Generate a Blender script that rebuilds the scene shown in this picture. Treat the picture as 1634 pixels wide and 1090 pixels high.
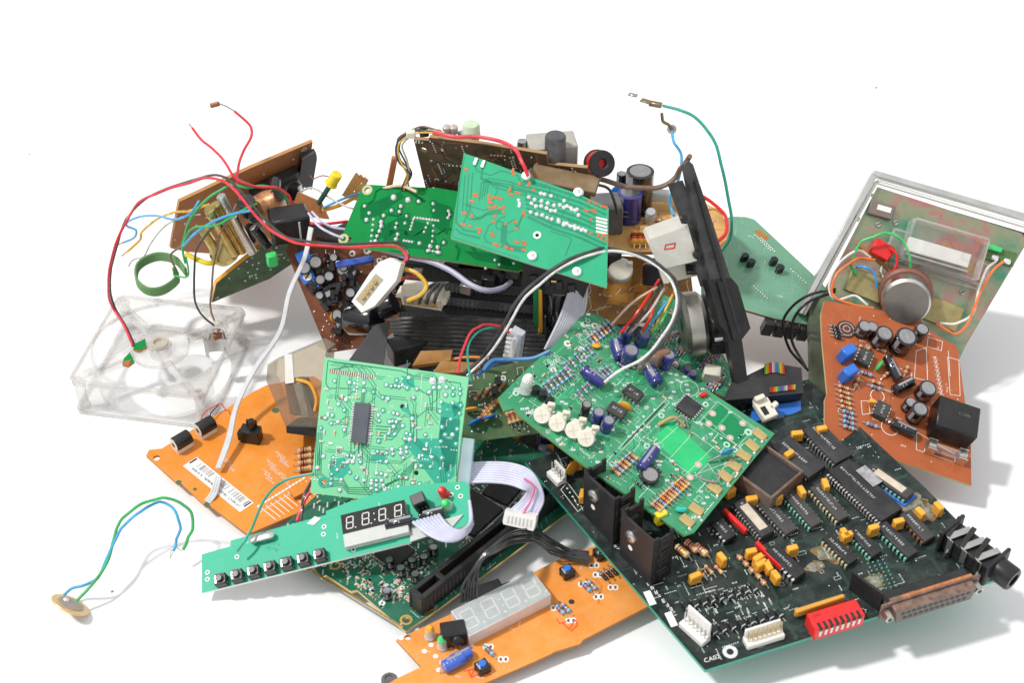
import bpy, math, random
from mathutils import Vector, Matrix, geometry
R = math.radians
S = bpy.context.scene
for o in list(bpy.data.objects): bpy.data.objects.remove(o)
COL = S.collection
# ------------------------------------------------------------ camera
PITCH, HF, DIST = R(40), math.tan(R(18)), 950.0          # millimetres
FW = Vector((0, math.cos(PITCH), -math.sin(PITCH)))
UP = Vector((0, math.sin(PITCH), math.cos(PITCH)))
CAM = -FW * DIST
cd = bpy.data.cameras.new('camera'); cam = bpy.data.objects.new('camera', cd); COL.objects.link(cam)
cam.location = CAM * .001; cam.rotation_euler = (R(90) - PITCH, 0, 0)
cd.angle = R(36); cd.clip_start = .05; cd.clip_end = 100
cd.dof.use_dof = True; cd.dof.focus_distance = .87; cd.dof.aperture_fstop = 16
S.camera = cam
# ------------------------------------------------------------ world and sun
w = bpy.data.worlds.new('World'); S.world = w; w.use_nodes = True
nt = w.node_tree; bg = nt.nodes['Background']
tc = nt.nodes.new('ShaderNodeTexCoord'); sp = nt.nodes.new('ShaderNodeSeparateXYZ')
rp = nt.nodes.new('ShaderNodeValToRGB')
nt.links.new(tc.outputs['Generated'], sp.inputs[0]); nt.links.new(sp.outputs['Z'], rp.inputs[0])
rp.color_ramp.elements[0].position = 0; rp.color_ramp.elements[0].color = (.30, .31, .33, 1)
rp.color_ramp.elements[1].position = .75; rp.color_ramp.elements[1].color = (1, 1, 1, 1)
nt.links.new(rp.outputs[0], bg.inputs[0]); bg.inputs[1].default_value = .93
sd = bpy.data.lights.new('sun', 'SUN'); sd.energy = 2.65; sd.angle = R(5); sd.color = (1, .975, .94)
sun = bpy.data.objects.new('sun', sd); COL.objects.link(sun)
sun.rotation_euler = Vector((.62, .10, -1)).to_track_quat('-Z', 'Y').to_euler()
S.view_settings.view_transform = 'Standard'; S.view_settings.look = 'None'
S.view_settings.exposure = 0.0; S.view_settings.gamma = 1; S.view_settings.use_curve_mapping = False

# ------------------------------------------------------------ helpers
def ray(x, y): return FW + Vector((1, 0, 0)) * ((x - 817) / 817 * HF) + UP * ((545 - y) / 817 * HF)
def P(x, y, z=0.):
    d = ray(x, y); return CAM + d * ((z - CAM.z) / d.z)
def lerp(a, b, t): return a + (b - a) * t

JIT = .55
rnd = random.Random(7)
class MB:
    def __init__(s): s.v = []; s.f = []; s.m = []; s.s = []; s.mats = []
    def mi(s, m):
        if m not in s.mats: s.mats.append(m)
        return s.mats.index(m)
    def add(s, vs, fs, m, smooth=False, T=None):
        b = len(s.v)
        s.v += [tuple(T @ Vector(p)) if T else tuple(p) for p in vs]
        i = s.mi(m)
        for f in fs: s.f.append(tuple(b + k for k in f)); s.m.append(i); s.s.append(smooth)
        return s
    def box(s, c, d, m, rz=0, ch=None, T=None):
        x, y, z = d[0] / 2, d[1] / 2, d[2] / 2
        c_ = min(d) * .12 if ch is None else ch
        vs = []; ids = {}
        for sx in (-1, 1):
            for sy in (-1, 1):
                for sz in (-1, 1):
                    ids[(sx, sy, sz)] = len(vs)
                    vs += [(sx * x, sy * (y - c_), sz * (z - c_)), (sx * (x - c_), sy * y, sz * (z - c_)), (sx * (x - c_), sy * (y - c_), sz * z)]
        g = lambda a, k: ids[a] + k
        fs = []
        for q in (-1, 1):
            fs.append([g((q, -q, -1), 0), g((q, q, -1), 0), g((q, q, 1), 0), g((q, -q, 1), 0)])
            fs.append([g((q, q, -1), 1), g((-q, q, -1), 1), g((-q, q, 1), 1), g((q, q, 1), 1)])
            fs.append([g((-1, -q, q), 2), g((1, -q, q), 2), g((1, q, q), 2), g((-1, q, q), 2)])
        for a in (-1, 1):
            for b in (-1, 1):
                f = [g((a, b, -1), 0), g((a, b, -1), 1), g((a, b, 1), 1), g((a, b, 1), 0)]; fs.append(f if a * b > 0 else f[::-1])
                f = [g((a, -1, b), 2), g((a, -1, b), 0), g((a, 1, b), 0), g((a, 1, b), 2)]; fs.append(f if a * b > 0 else f[::-1])
                f = [g((-1, a, b), 1), g((-1, a, b), 2), g((1, a, b), 2), g((1, a, b), 1)]; fs.append(f if a * b > 0 else f[::-1])
                for e in (-1, 1):
                    f = [g((a, b, e), 0), g((a, b, e), 1), g((a, b, e), 2)]; fs.append(f if a * b * e > 0 else f[::-1])
        M = Matrix.Translation(Vector(c)) @ Matrix.Rotation(R(rz), 4, 'Z')
        return s.add(vs, fs, m, False, (T @ M) if T else M)
    def lathe(s, prof, m, seg=16, T=None, smooth=True, c=(0, 0, 0)):
        vs = [(r * math.cos(2 * math.pi * k / seg) + c[0], r * math.sin(2 * math.pi * k / seg) + c[1], z + c[2]) for r, z in prof for k in range(seg)]
        fs = [(i * seg + k, i * seg + (k + 1) % seg, (i + 1) * seg + (k + 1) % seg, (i + 1) * seg + k) for i in range(len(prof) - 1) for k in range(seg)]
        n = len(prof)
        if prof[0][0] > 0: fs.append(tuple(range(seg))[::-1])
        if prof[-1][0] > 0: fs.append(tuple((n - 1) * seg + k for k in range(seg)))
        return s.add(vs, fs, m, smooth, T)
    def cyl(s, a, b, r, m, seg=12, r2=None, smooth=True):
        a = Vector(a); b = Vector(b); d = b - a
        T = Matrix.Translation(a) @ d.to_track_quat('Z', 'Y').to_matrix().to_4x4()
        r2 = r if r2 is None else r2
        e = min(r * .15, d.length * .2)
        return s.lathe([(r - e, 0), (r, e), (r2, d.length - e), (r2 - e, d.length)], m, seg, T, smooth)
    def tube(s, pts, r, m, seg=7, sub=6, flat=None):
        p = smooth_path([Vector(q) for q in pts], sub)
        n = len(p)
        if n > 30 and r < 2.4 and seg == 7:
            w_ = [Vector((rnd.uniform(-1, 1), rnd.uniform(-1, 1), rnd.uniform(-1, 1))) * JIT for _ in range(n // 4 + 3)]
            p = [p[0]] + [q + lerp(w_[i // 4], w_[i // 4 + 1], (i % 4) / 4) * min(1, i / 6, (n - 1 - i) / 6) for i, q in enumerate(p)][1:-1] + [p[-1]]
        vs = []; nrm = None
        for i in range(n):
            t = (p[min(i + 1, n - 1)] - p[max(i - 1, 0)]).normalized()
            if nrm is None: nrm = t.orthogonal().normalized() if flat is None else Vector(flat)
            nrm = (nrm - t * nrm.dot(t)).normalized(); bn = t.cross(nrm)
            for k in range(seg):
                a = 2 * math.pi * k / seg; vs.append(p[i] + nrm * (r * math.cos(a)) + bn * (r * math.sin(a)))
        fs = [(i * seg + k, i * seg + (k + 1) % seg, (i + 1) * seg + (k + 1) % seg, (i + 1) * seg + k) for i in range(n - 1) for k in range(seg)]
        fs += [tuple(range(seg))[::-1], tuple((n - 1) * seg + k for k in range(seg))]
        return s.add(vs, fs, m, True)
    def line(s, a, b, w, m, h=.06):                      # flat strip on a board's face
        a = Vector((a[0], a[1])); b = Vector((b[0], b[1])); d = b - a
        if d.length < 1e-4: return s
        d.normalize(); n = Vector((-d.y, d.x)) * w / 2; e = d * w * .3
        q = [a - n - e, b - n + e, b + n + e, a + n - e]
        return s.add([(p.x, p.y, h) for p in q], [(0, 1, 2, 3)], m)
    def pline(s, pts, w, m, h=.06, closed=False):
        for i in range(len(pts) - (0 if closed else 1)): s.line(pts[i], pts[(i + 1) % len(pts)], w, m, h + .0013 * (i % 2))
        return s
    def disc(s, c, r, m, h=.05, seg=10, ri=0):
        if ri:
            vs = [(c[0] + q * math.cos(2 * math.pi * k / seg), c[1] + q * math.sin(2 * math.pi * k / seg), h) for q in (ri, r) for k in range(seg)]
            return s.add(vs, [(k, seg + k, seg + (k + 1) % seg, (k + 1) % seg) for k in range(seg)], m)
        return s.add([(c[0] + r * math.cos(2 * math.pi * k / seg), c[1] + r * math.sin(2 * math.pi * k / seg), h) for k in range(seg)], [tuple(range(seg))], m)
    def dome(s, c, r, m, hh=None, seg=8, h=0):
        hh = hh or r * .7
        return s.lathe([(r, 0), (r * .85, hh * .5), (r * .35, hh * .9), (0.01, hh)], m, seg, None, True, (c[0], c[1], h))
    def text(s, t, pos, size, m, rz=0, h=.12, T=None):
        vs, fs = text_geo(t); k = size
        M = Matrix.Translation((pos[0], pos[1], h)) @ Matrix.Rotation(R(rz), 4, 'Z') @ Matrix.Scale(k, 4)
        return s.add(vs, fs, m, False, (T @ M) if T else M)
    def extr(s, poly, h0, h1, mt, ms=None, mb=None, holes=()):
        loops = [[Vector((p[0], p[1], 0)) for p in poly]] + [[Vector((p[0], p[1], 0)) for p in q] for q in holes]
        tri = geometry.tessellate_polygon(loops)
        flat = [p for l in loops for p in l]; N = len(flat)
        area = sum(poly[i][0] * poly[(i + 1) % len(poly)][1] - poly[(i + 1) % len(poly)][0] * poly[i][1] for i in range(len(poly)))
        top = []; bot = []
        for t in tri:
            a, b, c = (flat[k] for k in t); cr = (b - a).cross(c - a).z
            if abs(cr) < 1e-9: continue
            t = tuple(t) if cr > 0 else tuple(t)[::-1]
            top.append(t); bot.append(t[::-1])
        s.add([(p.x, p.y, h1) for p in flat], top, mt); s.add([(p.x, p.y, h0) for p in flat], bot, mb or mt)
        k = 0
        for li, l in enumerate(loops):
            n = len(l); vs = [(p.x, p.y, h0) for p in l] + [(p.x, p.y, h1) for p in l]
            fs = [(i, (i + 1) % n, n + (i + 1) % n, n + i) for i in range(n)]
            if (area < 0) != (li > 0): fs = [f[::-1] for f in fs]
            s.add(vs, fs, ms or mt)
        return s
    def mesh(s, name):
        me = bpy.data.meshes.new(name)
        me.from_pydata([(x * .001, y * .001, z * .001) for x, y, z in s.v], [], s.f)
        for m in s.mats: me.materials.append(m)
        me.polygons.foreach_set('material_index', s.m); me.polygons.foreach_set('use_smooth', s.s)
        me.update(); me.set_sharp_from_angle(angle=R(38)); return me

def smooth_path(p, sub):
    if len(p) < 3 or sub < 2: return p
    o = []; q = [p[0] * 2 - p[1]] + p + [p[-1] * 2 - p[-2]]
    for i in range(1, len(q) - 2):
        a, b, c, d = q[i - 1:i + 3]
        for k in range(sub):
            t = k / sub
            o.append(.5 * ((2 * b) + (c - a) * t + (2 * a - 5 * b + 4 * c - d) * t * t + (3 * b - a - 3 * c + d) * t ** 3))
    return o + [p[-1]]
_tx = {}
def text_geo(t):
    if t in _tx: return _tx[t]
    c = bpy.data.curves.new('t', 'FONT'); c.body = t; c.size = 1; c.align_x = 'CENTER'; c.align_y = 'CENTER'; c.resolution_u = 2
    o = bpy.data.objects.new('t', c); COL.objects.link(o)
    dg = bpy.context.evaluated_depsgraph_get(); me = bpy.data.meshes.new_from_object(o.evaluated_get(dg))
    r = ([tuple(v.co) for v in me.vertices], [tuple(p.vertices) for p in me.polygons])
    bpy.data.objects.remove(o); bpy.data.curves.remove(c); bpy.data.meshes.remove(me)
    _tx[t] = r; return r

WM = {}
def link(name, data, frame, parent=None, label=None):    # frame: world matrix in metres
    o = bpy.data.objects.new(name, data); COL.objects.link(o)
    WM[o.name] = frame
    if parent: o.parent = parent; o.matrix_basis = WM[parent.name].inverted() @ frame
    else: o.matrix_basis = frame
    if label: o['label'] = label
    return o
def top(o, label, cat, group=None, kind=None):
    if label: o['label'] = label
    if cat: o['category'] = cat
    if group: o['group'] = group
    if kind: o['kind'] = kind
    return o
def empty(name, frame, label, cat, group=None):
    return top(link(name, None, frame), label, cat, group)
def T3(v): return Matrix.Translation(Vector(v) * .001)
def emit(tree, frame, parent, label=None):               # tree: (name, MB or mesh, [subtrees])
    n, mb, ch = tree
    me = mb if isinstance(mb, bpy.types.Mesh) else mb.mesh(n)
    o = link(n, me, frame, parent, label)
    for c in ch: emit(c, frame, o)
    return o
_cache = {}
def cached(key, fn):
    if key not in _cache:
        def conv(t): return (t[0], t[1].mesh(t[0]), [conv(c) for c in t[2]])
        _cache[key] = conv(fn())
    return _cache[key]

# ------------------------------------------------------------ materials
_m = {}
def mat(name, col, rough=.5, metal=0., var=.12, scale=120., bump=0., dust=0., coat=0., spec=.5, emis=0, dcol=(.42, .40, .36)):
    if name in _m: return _m[name]
    if 'wire' in name: var, dust, scale = .28, max(dust, .16), 160
    m = bpy.data.materials.new(name); m.use_nodes = True; n = m.node_tree; L = n.links
    b = n.nodes['Principled BSDF']
    tc = n.nodes.new('ShaderNodeTexCoord'); nz = n.nodes.new('ShaderNodeTexNoise')
    nz.inputs['Scale'].default_value = scale; nz.inputs['Detail'].default_value = 6; nz.inputs['Roughness'].default_value = .65
    L.new(tc.outputs['Object'], nz.inputs['Vector'])
    r = n.nodes.new('ShaderNodeValToRGB'); r.color_ramp.elements[0].position = .3; r.color_ramp.elements[1].position = .72
    r.color_ramp.elements[0].color = tuple(c * (1 - var) for c in col) + (1,)
    r.color_ramp.elements[1].color = tuple(min(1, c * (1 + var)) for c in col) + (1,)
    L.new(nz.outputs['Fac'], r.inputs[0]); out = r.outputs[0]
    rr = n.nodes.new('ShaderNodeMapRange'); rr.inputs[3].default_value = max(.03, rough - .1); rr.inputs[4].default_value = min(1, rough + .12)
    L.new(nz.outputs['Fac'], rr.inputs[0]); ro = rr.outputs[0]
    if dust:
        n2 = n.nodes.new('ShaderNodeTexNoise'); n2.inputs['Scale'].default_value = 55; n2.inputs['Detail'].default_value = 9; n2.inputs['Roughness'].default_value = .75
        L.new(tc.outputs['Object'], n2.inputs['Vector'])
        mr = n.nodes.new('ShaderNodeMapRange'); mr.inputs[1].default_value = .42; mr.inputs[2].default_value = .78
        mr.inputs[3].default_value = 0; mr.inputs[4].default_value = dust; L.new(n2.outputs['Fac'], mr.inputs[0])
        mx = n.nodes.new('ShaderNodeMix'); mx.data_type = 'RGBA'; L.new(mr.outputs[0], mx.inputs[0]); L.new(out, mx.inputs[6])
        mx.inputs[7].default_value = dcol + (1,); out = mx.outputs[2]
        ad = n.nodes.new('ShaderNodeMath'); ad.operation = 'ADD'; ad.use_clamp = True; L.new(ro, ad.inputs[0]); L.new(mr.outputs[0], ad.inputs[1]); ro = ad.outputs[0]
    L.new(out, b.inputs['Base Color']); L.new(ro, b.inputs['Roughness'])
    b.inputs['Metallic'].default_value = metal; b.inputs['Coat Weight'].default_value = coat; b.inputs['Specular IOR Level'].default_value = spec if (metal > .5 or not (name.startswith('mask') or 'board' in name)) else spec * .5
    if bump:
        bp = n.nodes.new('ShaderNodeBump'); bp.inputs['Strength'].default_value = bump; bp.inputs['Distance'].default_value = .0004
        n3 = n.nodes.new('ShaderNodeTexNoise'); n3.inputs['Scale'].default_value = 420; n3.inputs['Detail'].default_value = 4
        L.new(tc.outputs['Object'], n3.inputs['Vector']); L.new(n3.outputs['Fac'], bp.inputs['Height']); L.new(bp.outputs[0], b.inputs['Normal'])
    _m[name] = m; return m
def clearmat(name, tint, body, fac):
    if name in _m: return _m[name]
    m = bpy.data.materials.new(name); m.use_nodes = True; n = m.node_tree; L = n.links
    b = n.nodes['Principled BSDF']; b.inputs['Base Color'].default_value = body + (1,); b.inputs['Roughness'].default_value = .06; b.inputs['Coat Weight'].default_value = 1; b.inputs['Specular IOR Level'].default_value = .8
    t = n.nodes.new('ShaderNodeBsdfTransparent'); t.inputs[0].default_value = tint + (1,)
    lw = n.nodes.new('ShaderNodeLayerWeight'); lw.inputs[0].default_value = .35
    mr = n.nodes.new('ShaderNodeMapRange'); mr.inputs[3].default_value = fac; mr.inputs[4].default_value = .85
    L.new(lw.outputs['Facing'], mr.inputs[0])
    tc = n.nodes.new('ShaderNodeTexCoord'); nz = n.nodes.new('ShaderNodeTexNoise'); nz.inputs['Scale'].default_value = 90; L.new(tc.outputs['Object'], nz.inputs['Vector'])
    ml = n.nodes.new('ShaderNodeMath'); ml.operation = 'MULTIPLY_ADD'; ml.inputs[1].default_value = .25; L.new(nz.outputs['Fac'], ml.inputs[0]); L.new(mr.outputs[0], ml.inputs[2])
    sb = n.nodes.new('ShaderNodeMath'); sb.operation = 'SUBTRACT'; sb.inputs[1].default_value = .11; sb.use_clamp = True; L.new(ml.outputs[0], sb.inputs[0])
    bp = n.nodes.new('ShaderNodeBump'); bp.inputs['Strength'].default_value = .5; bp.inputs['Distance'].default_value = .0012; L.new(nz.outputs['Fac'], bp.inputs['Height']); L.new(bp.outputs[0], b.inputs['Normal']); L.new(bp.outputs[0], b.inputs['Coat Normal']); L.new(bp.outputs[0], lw.inputs['Normal'])
    mx = n.nodes.new('ShaderNodeMixShader'); L.new(sb.outputs[0], mx.inputs[0]); L.new(t.outputs[0], mx.inputs[1]); L.new(b.outputs[0], mx.inputs[2])
    L.new(mx.outputs[0], n.nodes['Material Output'].inputs['Surface'])
    _m[name] = m; return m
BLK = mat('black_plastic', (.009, .009, .010), .3, dust=.12, dcol=(.18, .17, .16))
BLK2 = mat('matt_black', (.012, .012, .014), .42, dust=.2, bump=.3, dcol=(.15, .14, .13))
IC = mat('chip_epoxy', (.022, .022, .026), .4, dust=.3, dcol=(.2, .2, .19))
WHT = mat('white_plastic', (.82, .81, .77), .4, var=.05)
CRM = mat('cream_plastic', (.74, .71, .60), .42, var=.08, dust=.2)
MET = mat('tinned_metal', (.72, .72, .70), .28, 1, var=.15)
STP = mat('sleeve_stripe', (.30, .31, .34), .35)
CTP = mat('can_top', (.42, .42, .43), .3, .9, var=.2)
SLD = mat('solder', (.93, .93, .95), .36, .9, var=.12, scale=400)
STL = mat('steel', (.55, .54, .52), .32, 1, var=.2)
STD = mat('dull_steel', (.30, .29, .28), .4, .9, var=.2)
GLD = mat('gold', (.75, .52, .18), .3, 1)
COP = mat('copper_red', (.55, .16, .05), .38, .3)
CPB = mat('copper_brown', (.32, .13, .06), .5, .4)
SILK = mat('silk_white', (.78, .80, .77), .6, var=.1, scale=600)
ORC = mat('orange_cap', (.86, .40, .04), .38, var=.1)
YEL = mat('yellow_plastic', (.85, .68, .03), .4)
RED = mat('red_plastic', (.75, .02, .02), .32)
BLU = mat('blue_plastic', (.03, .17, .62), .38, var=.1)
BSL = mat('blue_sleeve', (.035, .035, .22), .25, coat=.4, var=.1)
BRB = mat('bright_blue_sleeve', (.05, .13, .60), .2, coat=.5)
IC2 = mat('chip_epoxy_faded', (.045, .043, .042), .5, dust=.4, dcol=(.16, .15, .13)); IC3 = mat('chip_epoxy_glossy', (.014, .014, .017), .22, dust=.25, dcol=(.18, .17, .16))
KSL = mat('black_sleeve', (.008, .008, .011), .15, coat=.6)
RBL = mat('resistor_blue', (.22, .50, .72), .35)
RTN = mat('resistor_tan', (.66, .44, .26), .45)
ROR = mat('band_red', (.6, .07, .03), .4); RBK = mat('band_black', (.03, .02, .02), .4); RGD = mat('band_gold', (.6, .42, .08), .35, .5)
TEA = mat('teal_plastic', (.03, .55, .42), .35)
GRN = mat('green_plastic', (.05, .60, .16), .35)
LGR = mat('light_grey_plastic', (.55, .58, .58), .45)
CLR = clearmat('clear_plastic', (.965, .963, .96), (.74, .72, .70), .05)
SMK = clearmat('smoky_plastic', (.88, .83, .74), (.5, .46, .38), .16)
LEDC = clearmat('milky_plastic', (.9, .93, .9), (.75, .80, .78), .45)
FR4 = mat('board_edge', (.55, .48, .25), .6)
FR4G = mat('board_edge_green', (.03, .42, .26), .5)
FRB = mat('board_edge_brown', (.50, .26, .10), .6)
PAPER = mat('white_paper', (.86, .865, .875), .8, var=.012, scale=6)

# ------------------------------------------------------------ boards
rnd = random.Random(7)
class Board:
    def __init__(s, name, label, cat, pts, group=None):  # pts: origin, along u, other side, each (px, py, z mm)
        o, a, b = (P(*q) for q in pts); s.O = o
        s.U = (a - o).normalized(); n = s.U.cross(b - o).normalized()
        if n.dot(CAM - o) < 0: n = -n
        s.N = n; s.V = n.cross(s.U)
        s.M = Matrix((s.U, s.V, s.N)).transposed().to_4x4(); s.M.translation = o * .001
        s.root = empty(name, s.M, label, cat, group) if name else None
        s.poly = None
    def uv(s, x, y, h=0):
        d = ray(x, y); o = s.O + s.N * h; k = (o - CAM).dot(s.N) / d.dot(s.N); p = CAM + d * k - s.O
        return (p.dot(s.U), p.dot(s.V))
    def w(s, x, y, h=0):
        u, v = s.uv(x, y, h) if False else s.uv(x, y, 0); return s.O + s.U * u + s.V * v + s.N * h
    def wz(s, x, y): return s.w(x, y).z
    def ang(s, x0, y0, x1, y1):
        a = s.uv(x0, y0); b = s.uv(x1, y1); return math.degrees(math.atan2(b[1] - a[1], b[0] - a[0]))
    def fr(s, x, y, rz=0, h=0):
        u, v = s.uv(x, y); return s.M @ T3((u, v, h)) @ Matrix.Rotation(R(rz), 4, 'Z')
    def put(s, key, fn, x, y, rz=0, h=0, label=None):
        return emit(cached(key, fn), s.fr(x, y, rz, h), s.root, label)
    def sub(s, outline, mt, ms, mb=None, th=1.6, holes=(), deco=None, name='substrate'):
        s.poly = [s.uv(*q) for q in outline]
        mbd = MB(); hs = []
        for hx, hy, r in holes:
            u, v = s.uv(hx, hy); hs.append([(u + r * math.cos(2 * math.pi * k / 12), v + r * math.sin(2 * math.pi * k / 12)) for k in range(12)])
        mbd.extr(s.poly, -th, 0, mt, ms, mb, hs)
        s.holes = [(s.uv(hx, hy), r + .8) for hx, hy, r in holes]
        if deco: deco(mbd)
        return emit((name, mbd, []), s.M, s.root)
    def inside(s, p, mar=1.):
        for q in getattr(s, 'excl', ()):
            e = False
            for i in range(len(q)):
                a, b = q[i], q[(i + 1) % len(q)]
                if (a[1] > p[1]) != (b[1] > p[1]) and p[0] < (b[0] - a[0]) * (p[1] - a[1]) / (b[1] - a[1]) + a[0]: e = not e
            if e: return False
        c = False; q = s.poly; n = len(q)
        for i in range(n):
            a, b = q[i], q[(i + 1) % n]
            if (a[1] > p[1]) != (b[1] > p[1]) and p[0] < (b[0] - a[0]) * (p[1] - a[1]) / (b[1] - a[1]) + a[0]: c = not c
            ab = Vector((b[0] - a[0], b[1] - a[1])); ap = Vector((p[0] - a[0], p[1] - a[1]))
            t = max(0, min(1, ap.dot(ab) / max(ab.length_squared, 1e-9)))
            if (ap - ab * t).length < mar: return False
        for (h, r) in s.holes:
            if math.hypot(p[0] - h[0], p[1] - h[1]) < r: return False
        return c
    def bb(s): return min(p[0] for p in s.poly), max(p[0] for p in s.poly), min(p[1] for p in s.poly), max(p[1] for p in s.poly)
    def reg(s, quad):                                    # sampler inside a px quad (mapped on the board) or whole board
        if quad is None:
            x0, x1, y0, y1 = s.bb(); return lambda: (rnd.uniform(x0, x1), rnd.uniform(y0, y1))
        q = [Vector(s.uv(*c)) for c in quad]
        def f():
            a, b = rnd.random(), rnd.random(); p = lerp(lerp(q[0], q[1], a), lerp(q[3], q[2], a), b); return (p.x, p.y)
        return f
    def traces(s, mb, m, n, wd=.35, quad=None, step=(3, 12), segs=(2, 6), bundle=1, h=.03, gap=.9, pads=None):
        f = s.reg(quad)
        for i in range(n):
            p = f(); d = rnd.randrange(8)
            pts = [p]
            for k in range(rnd.randint(*segs)):
                L = rnd.uniform(*step) * (.5 if d % 2 else 1); a = d * math.pi / 4
                p = (p[0] + L * math.cos(a), p[1] + L * math.sin(a)); pts.append(p); d = (d + rnd.choice((-1, 1))) % 8
            for b in range(bundle):
                q = [(x + b * gap * .7, y + b * gap * .7) for x, y in pts]; keep = []
                for z in q:
                    if s.inside(z, .8): keep.append(z)
                    else: break
                if len(keep) > 1:
                    mb.pline(keep, wd, m, h + (i % 7) * .003)
                    if pads:
                        mb.disc(keep[0], wd * 1.6, pads, h + .03, 7); mb.disc(keep[-1], wd * 1.6, pads, h + .03, 7)
    def dots(s, mb, m, n, r=(.4, .8), quad=None, ring=None, h=.04, rows=0):
        f = s.reg(quad)
        for i in range(n):
            p = f(); cnt = 1 if rnd.random() > rows else rnd.randint(3, 8); a = rnd.choice((0, 1)); rr = rnd.uniform(*r); pitch = rr * 2.9
            for k in range(cnt):
                q = (p[0] + (k * pitch if a else 0), p[1] + (0 if a else k * pitch))
                if not s.inside(q, 1): continue
                if ring: mb.disc(q, rr * 1.45, ring, h + .002, 8)
                mb.dome(q, rr, m, rr * .8, 7, h)
    def silk(s, mb, n, quad=None, m=None, w_=.22, kinds='rct', h=.07, sc=1.):
        m = m or SILK; f = s.reg(quad)
        for i in range(n):
            x, y = f(); k = rnd.choice(kinds); hh = h + (i % 9) * .004
            if not s.inside((x, y), 4 * sc): continue
            if k == 'r':
                a, b = rnd.uniform(1, 3) * sc, rnd.uniform(.8, 1.6) * sc
                if rnd.random() < .5: a, b = b, a
                mb.pline([(x - a, y - b), (x + a, y - b), (x + a, y + b), (x - a, y + b)], w_, m, hh, True)
            elif k == 'c': mb.disc((x, y), rnd.uniform(1, 2.2) * sc, m, hh, 14, rnd.uniform(.8, .9) * sc)
            elif k == 't':
                rot = rnd.random() < .5
                for j in range(rnd.randint(2, 4)): glyph(mb, x + (0 if rot else j * 1.0 * sc), y + (j * 1.0 * sc if rot else 0), .8 * sc, m, hh)
            elif k == 'l':
                L = rnd.uniform(2, 6) * sc; mb.line((x, y), (x + L, y) if rnd.random() < .5 else (x, y + L), w_, m, hh)
def glyph(mb, x, y, s, m, h, w_=.2):                     # one illegible printed mark
    segs = [((0, 0), (0, 1)), ((.6, 0), (.6, 1)), ((0, 1), (.6, 1)), ((0, .5), (.6, .5)), ((0, 0), (.6, 0))]
    for a, b in rnd.sample(segs, rnd.randint(2, 4)): mb.line((x + a[0] * s, y + a[1] * s), (x + b[0] * s, y + b[1] * s), w_ * s + .03, m, h)

def wire(name, pts, r, m, label=None, cat=None, group=None, parent=None, bare=None, seg=7):
    pts = [p if isinstance(p, Vector) else P(*p) for p in pts]
    o = pts[len(pts) // 2]; r *= .72; mb = MB(); mb.tube([p - o for p in pts], r, m, seg)
    ch = []
    fr = Matrix.Translation(o * .001)
    ob = emit((name, mb, []), fr, parent)
    if bare:
        for e in bare:
            a, b = (pts[0], pts[1]) if e == 0 else (pts[-1], pts[-2]); d = (a - b).normalized()
            q = MB(); q.cyl(a - o - d * .4, a - o + d * 4, r * .5, COP if name != 'lead' else MET, 6); emit(('bare_end', q, []), fr, ob)
    if cat: top(ob, label, cat, group)
    return ob

def flatcable(name, A, B_, n, r, m, frame=None, parent=None, label=None, cat=None, ms=None, group=None):
    A = smooth_path([p if isinstance(p, Vector) else P(*p) for p in A], 5); B_ = smooth_path([p if isinstance(p, Vector) else P(*p) for p in B_], 5)
    o = A[len(A) // 2]; mb = MB()
    for k in range(n):
        t = k / max(1, n - 1); mb.tube([lerp(a, b, t) - o for a, b in zip(A, B_)], r, (ms or {}).get(k, m), 8, 1)
    ob = emit((name, mb, []), T3(o), parent)
    if cat: top(ob, label, cat, group)
    return ob
# ------------------------------------------------------------ component library (mm, base at h=0)
def capfn(r, h, sl, lay=False, stripe=True):
    def f():
        b = MB(); t = MB(); T = None
        prof = [(r * .93, 0), (r, r * .12), (r, r * .35), (r * .93, r * .5), (r, r * .65), (r, h - .3), (r * .93, h)]
        tp = [(r * .76, h), (r * .76, h + .06), (r * .7, h + .02), (.02, h + .05)]
        if lay: T = Matrix.Translation((-h / 2, 0, r)) @ Matrix.Rotation(R(90), 4, 'Y')
        b.lathe(prof, sl, 18, T); t.lathe(tp, CTP, 18, T)
        for q in (0, 90):
            M = (T or Matrix()) @ Matrix.Translation((0, 0, h + .08)) @ Matrix.Rotation(R(q + 30), 4, 'Z'); t.box((0, 0, 0), (r * 1.3, .15, .04), STL, T=M, ch=.01)
        if stripe:
            vs = []; 
            for k in range(4):
                a = R(215 + k * 12 if not lay else 150 + k * 14); vs += [((r + .04) * math.cos(a), (r + .04) * math.sin(a), r * .8), ((r + .04) * math.cos(a), (r + .04) * math.sin(a), h - .5)]
            b.add(vs, [(k * 2, k * 2 + 2, k * 2 + 3, k * 2 + 1) for k in range(2)], STP, True, T)
            for k in range(2):
                M = (T or Matrix()) @ Matrix.Rotation(R(255 if not lay else 195), 4, 'Z') @ Matrix.Translation((r + .05, 0, h * .35 + k * h * .17)); b.box((0, 0, 0), (.05, r * .4, h * .05), STP, T=M, ch=.01)
        if not lay: b.cyl((-r * .4, 0, -1), (-r * .4, 0, .3), .25, MET, 6); b.cyl((r * .4, 0, -1), (r * .4, 0, .3), .25, MET, 6)
        else:
            b.tube([(-h / 2, 0, r), (-h / 2 - 1.5, 0, r), (-h / 2 - 2.2, 0, -.2)], .25, MET, 5, 3)
        return ('capacitor', b, [('metal_top', t, [])])
    return f
def cap(bd, x, y, r=2.5, h=8, sl=None, rz=0, lay=False, h0=0): sl = sl or BSL; return bd.put(('cap', r, h, sl.name, lay), capfn(r, h, sl, lay), x, y, rz, h0)
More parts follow.
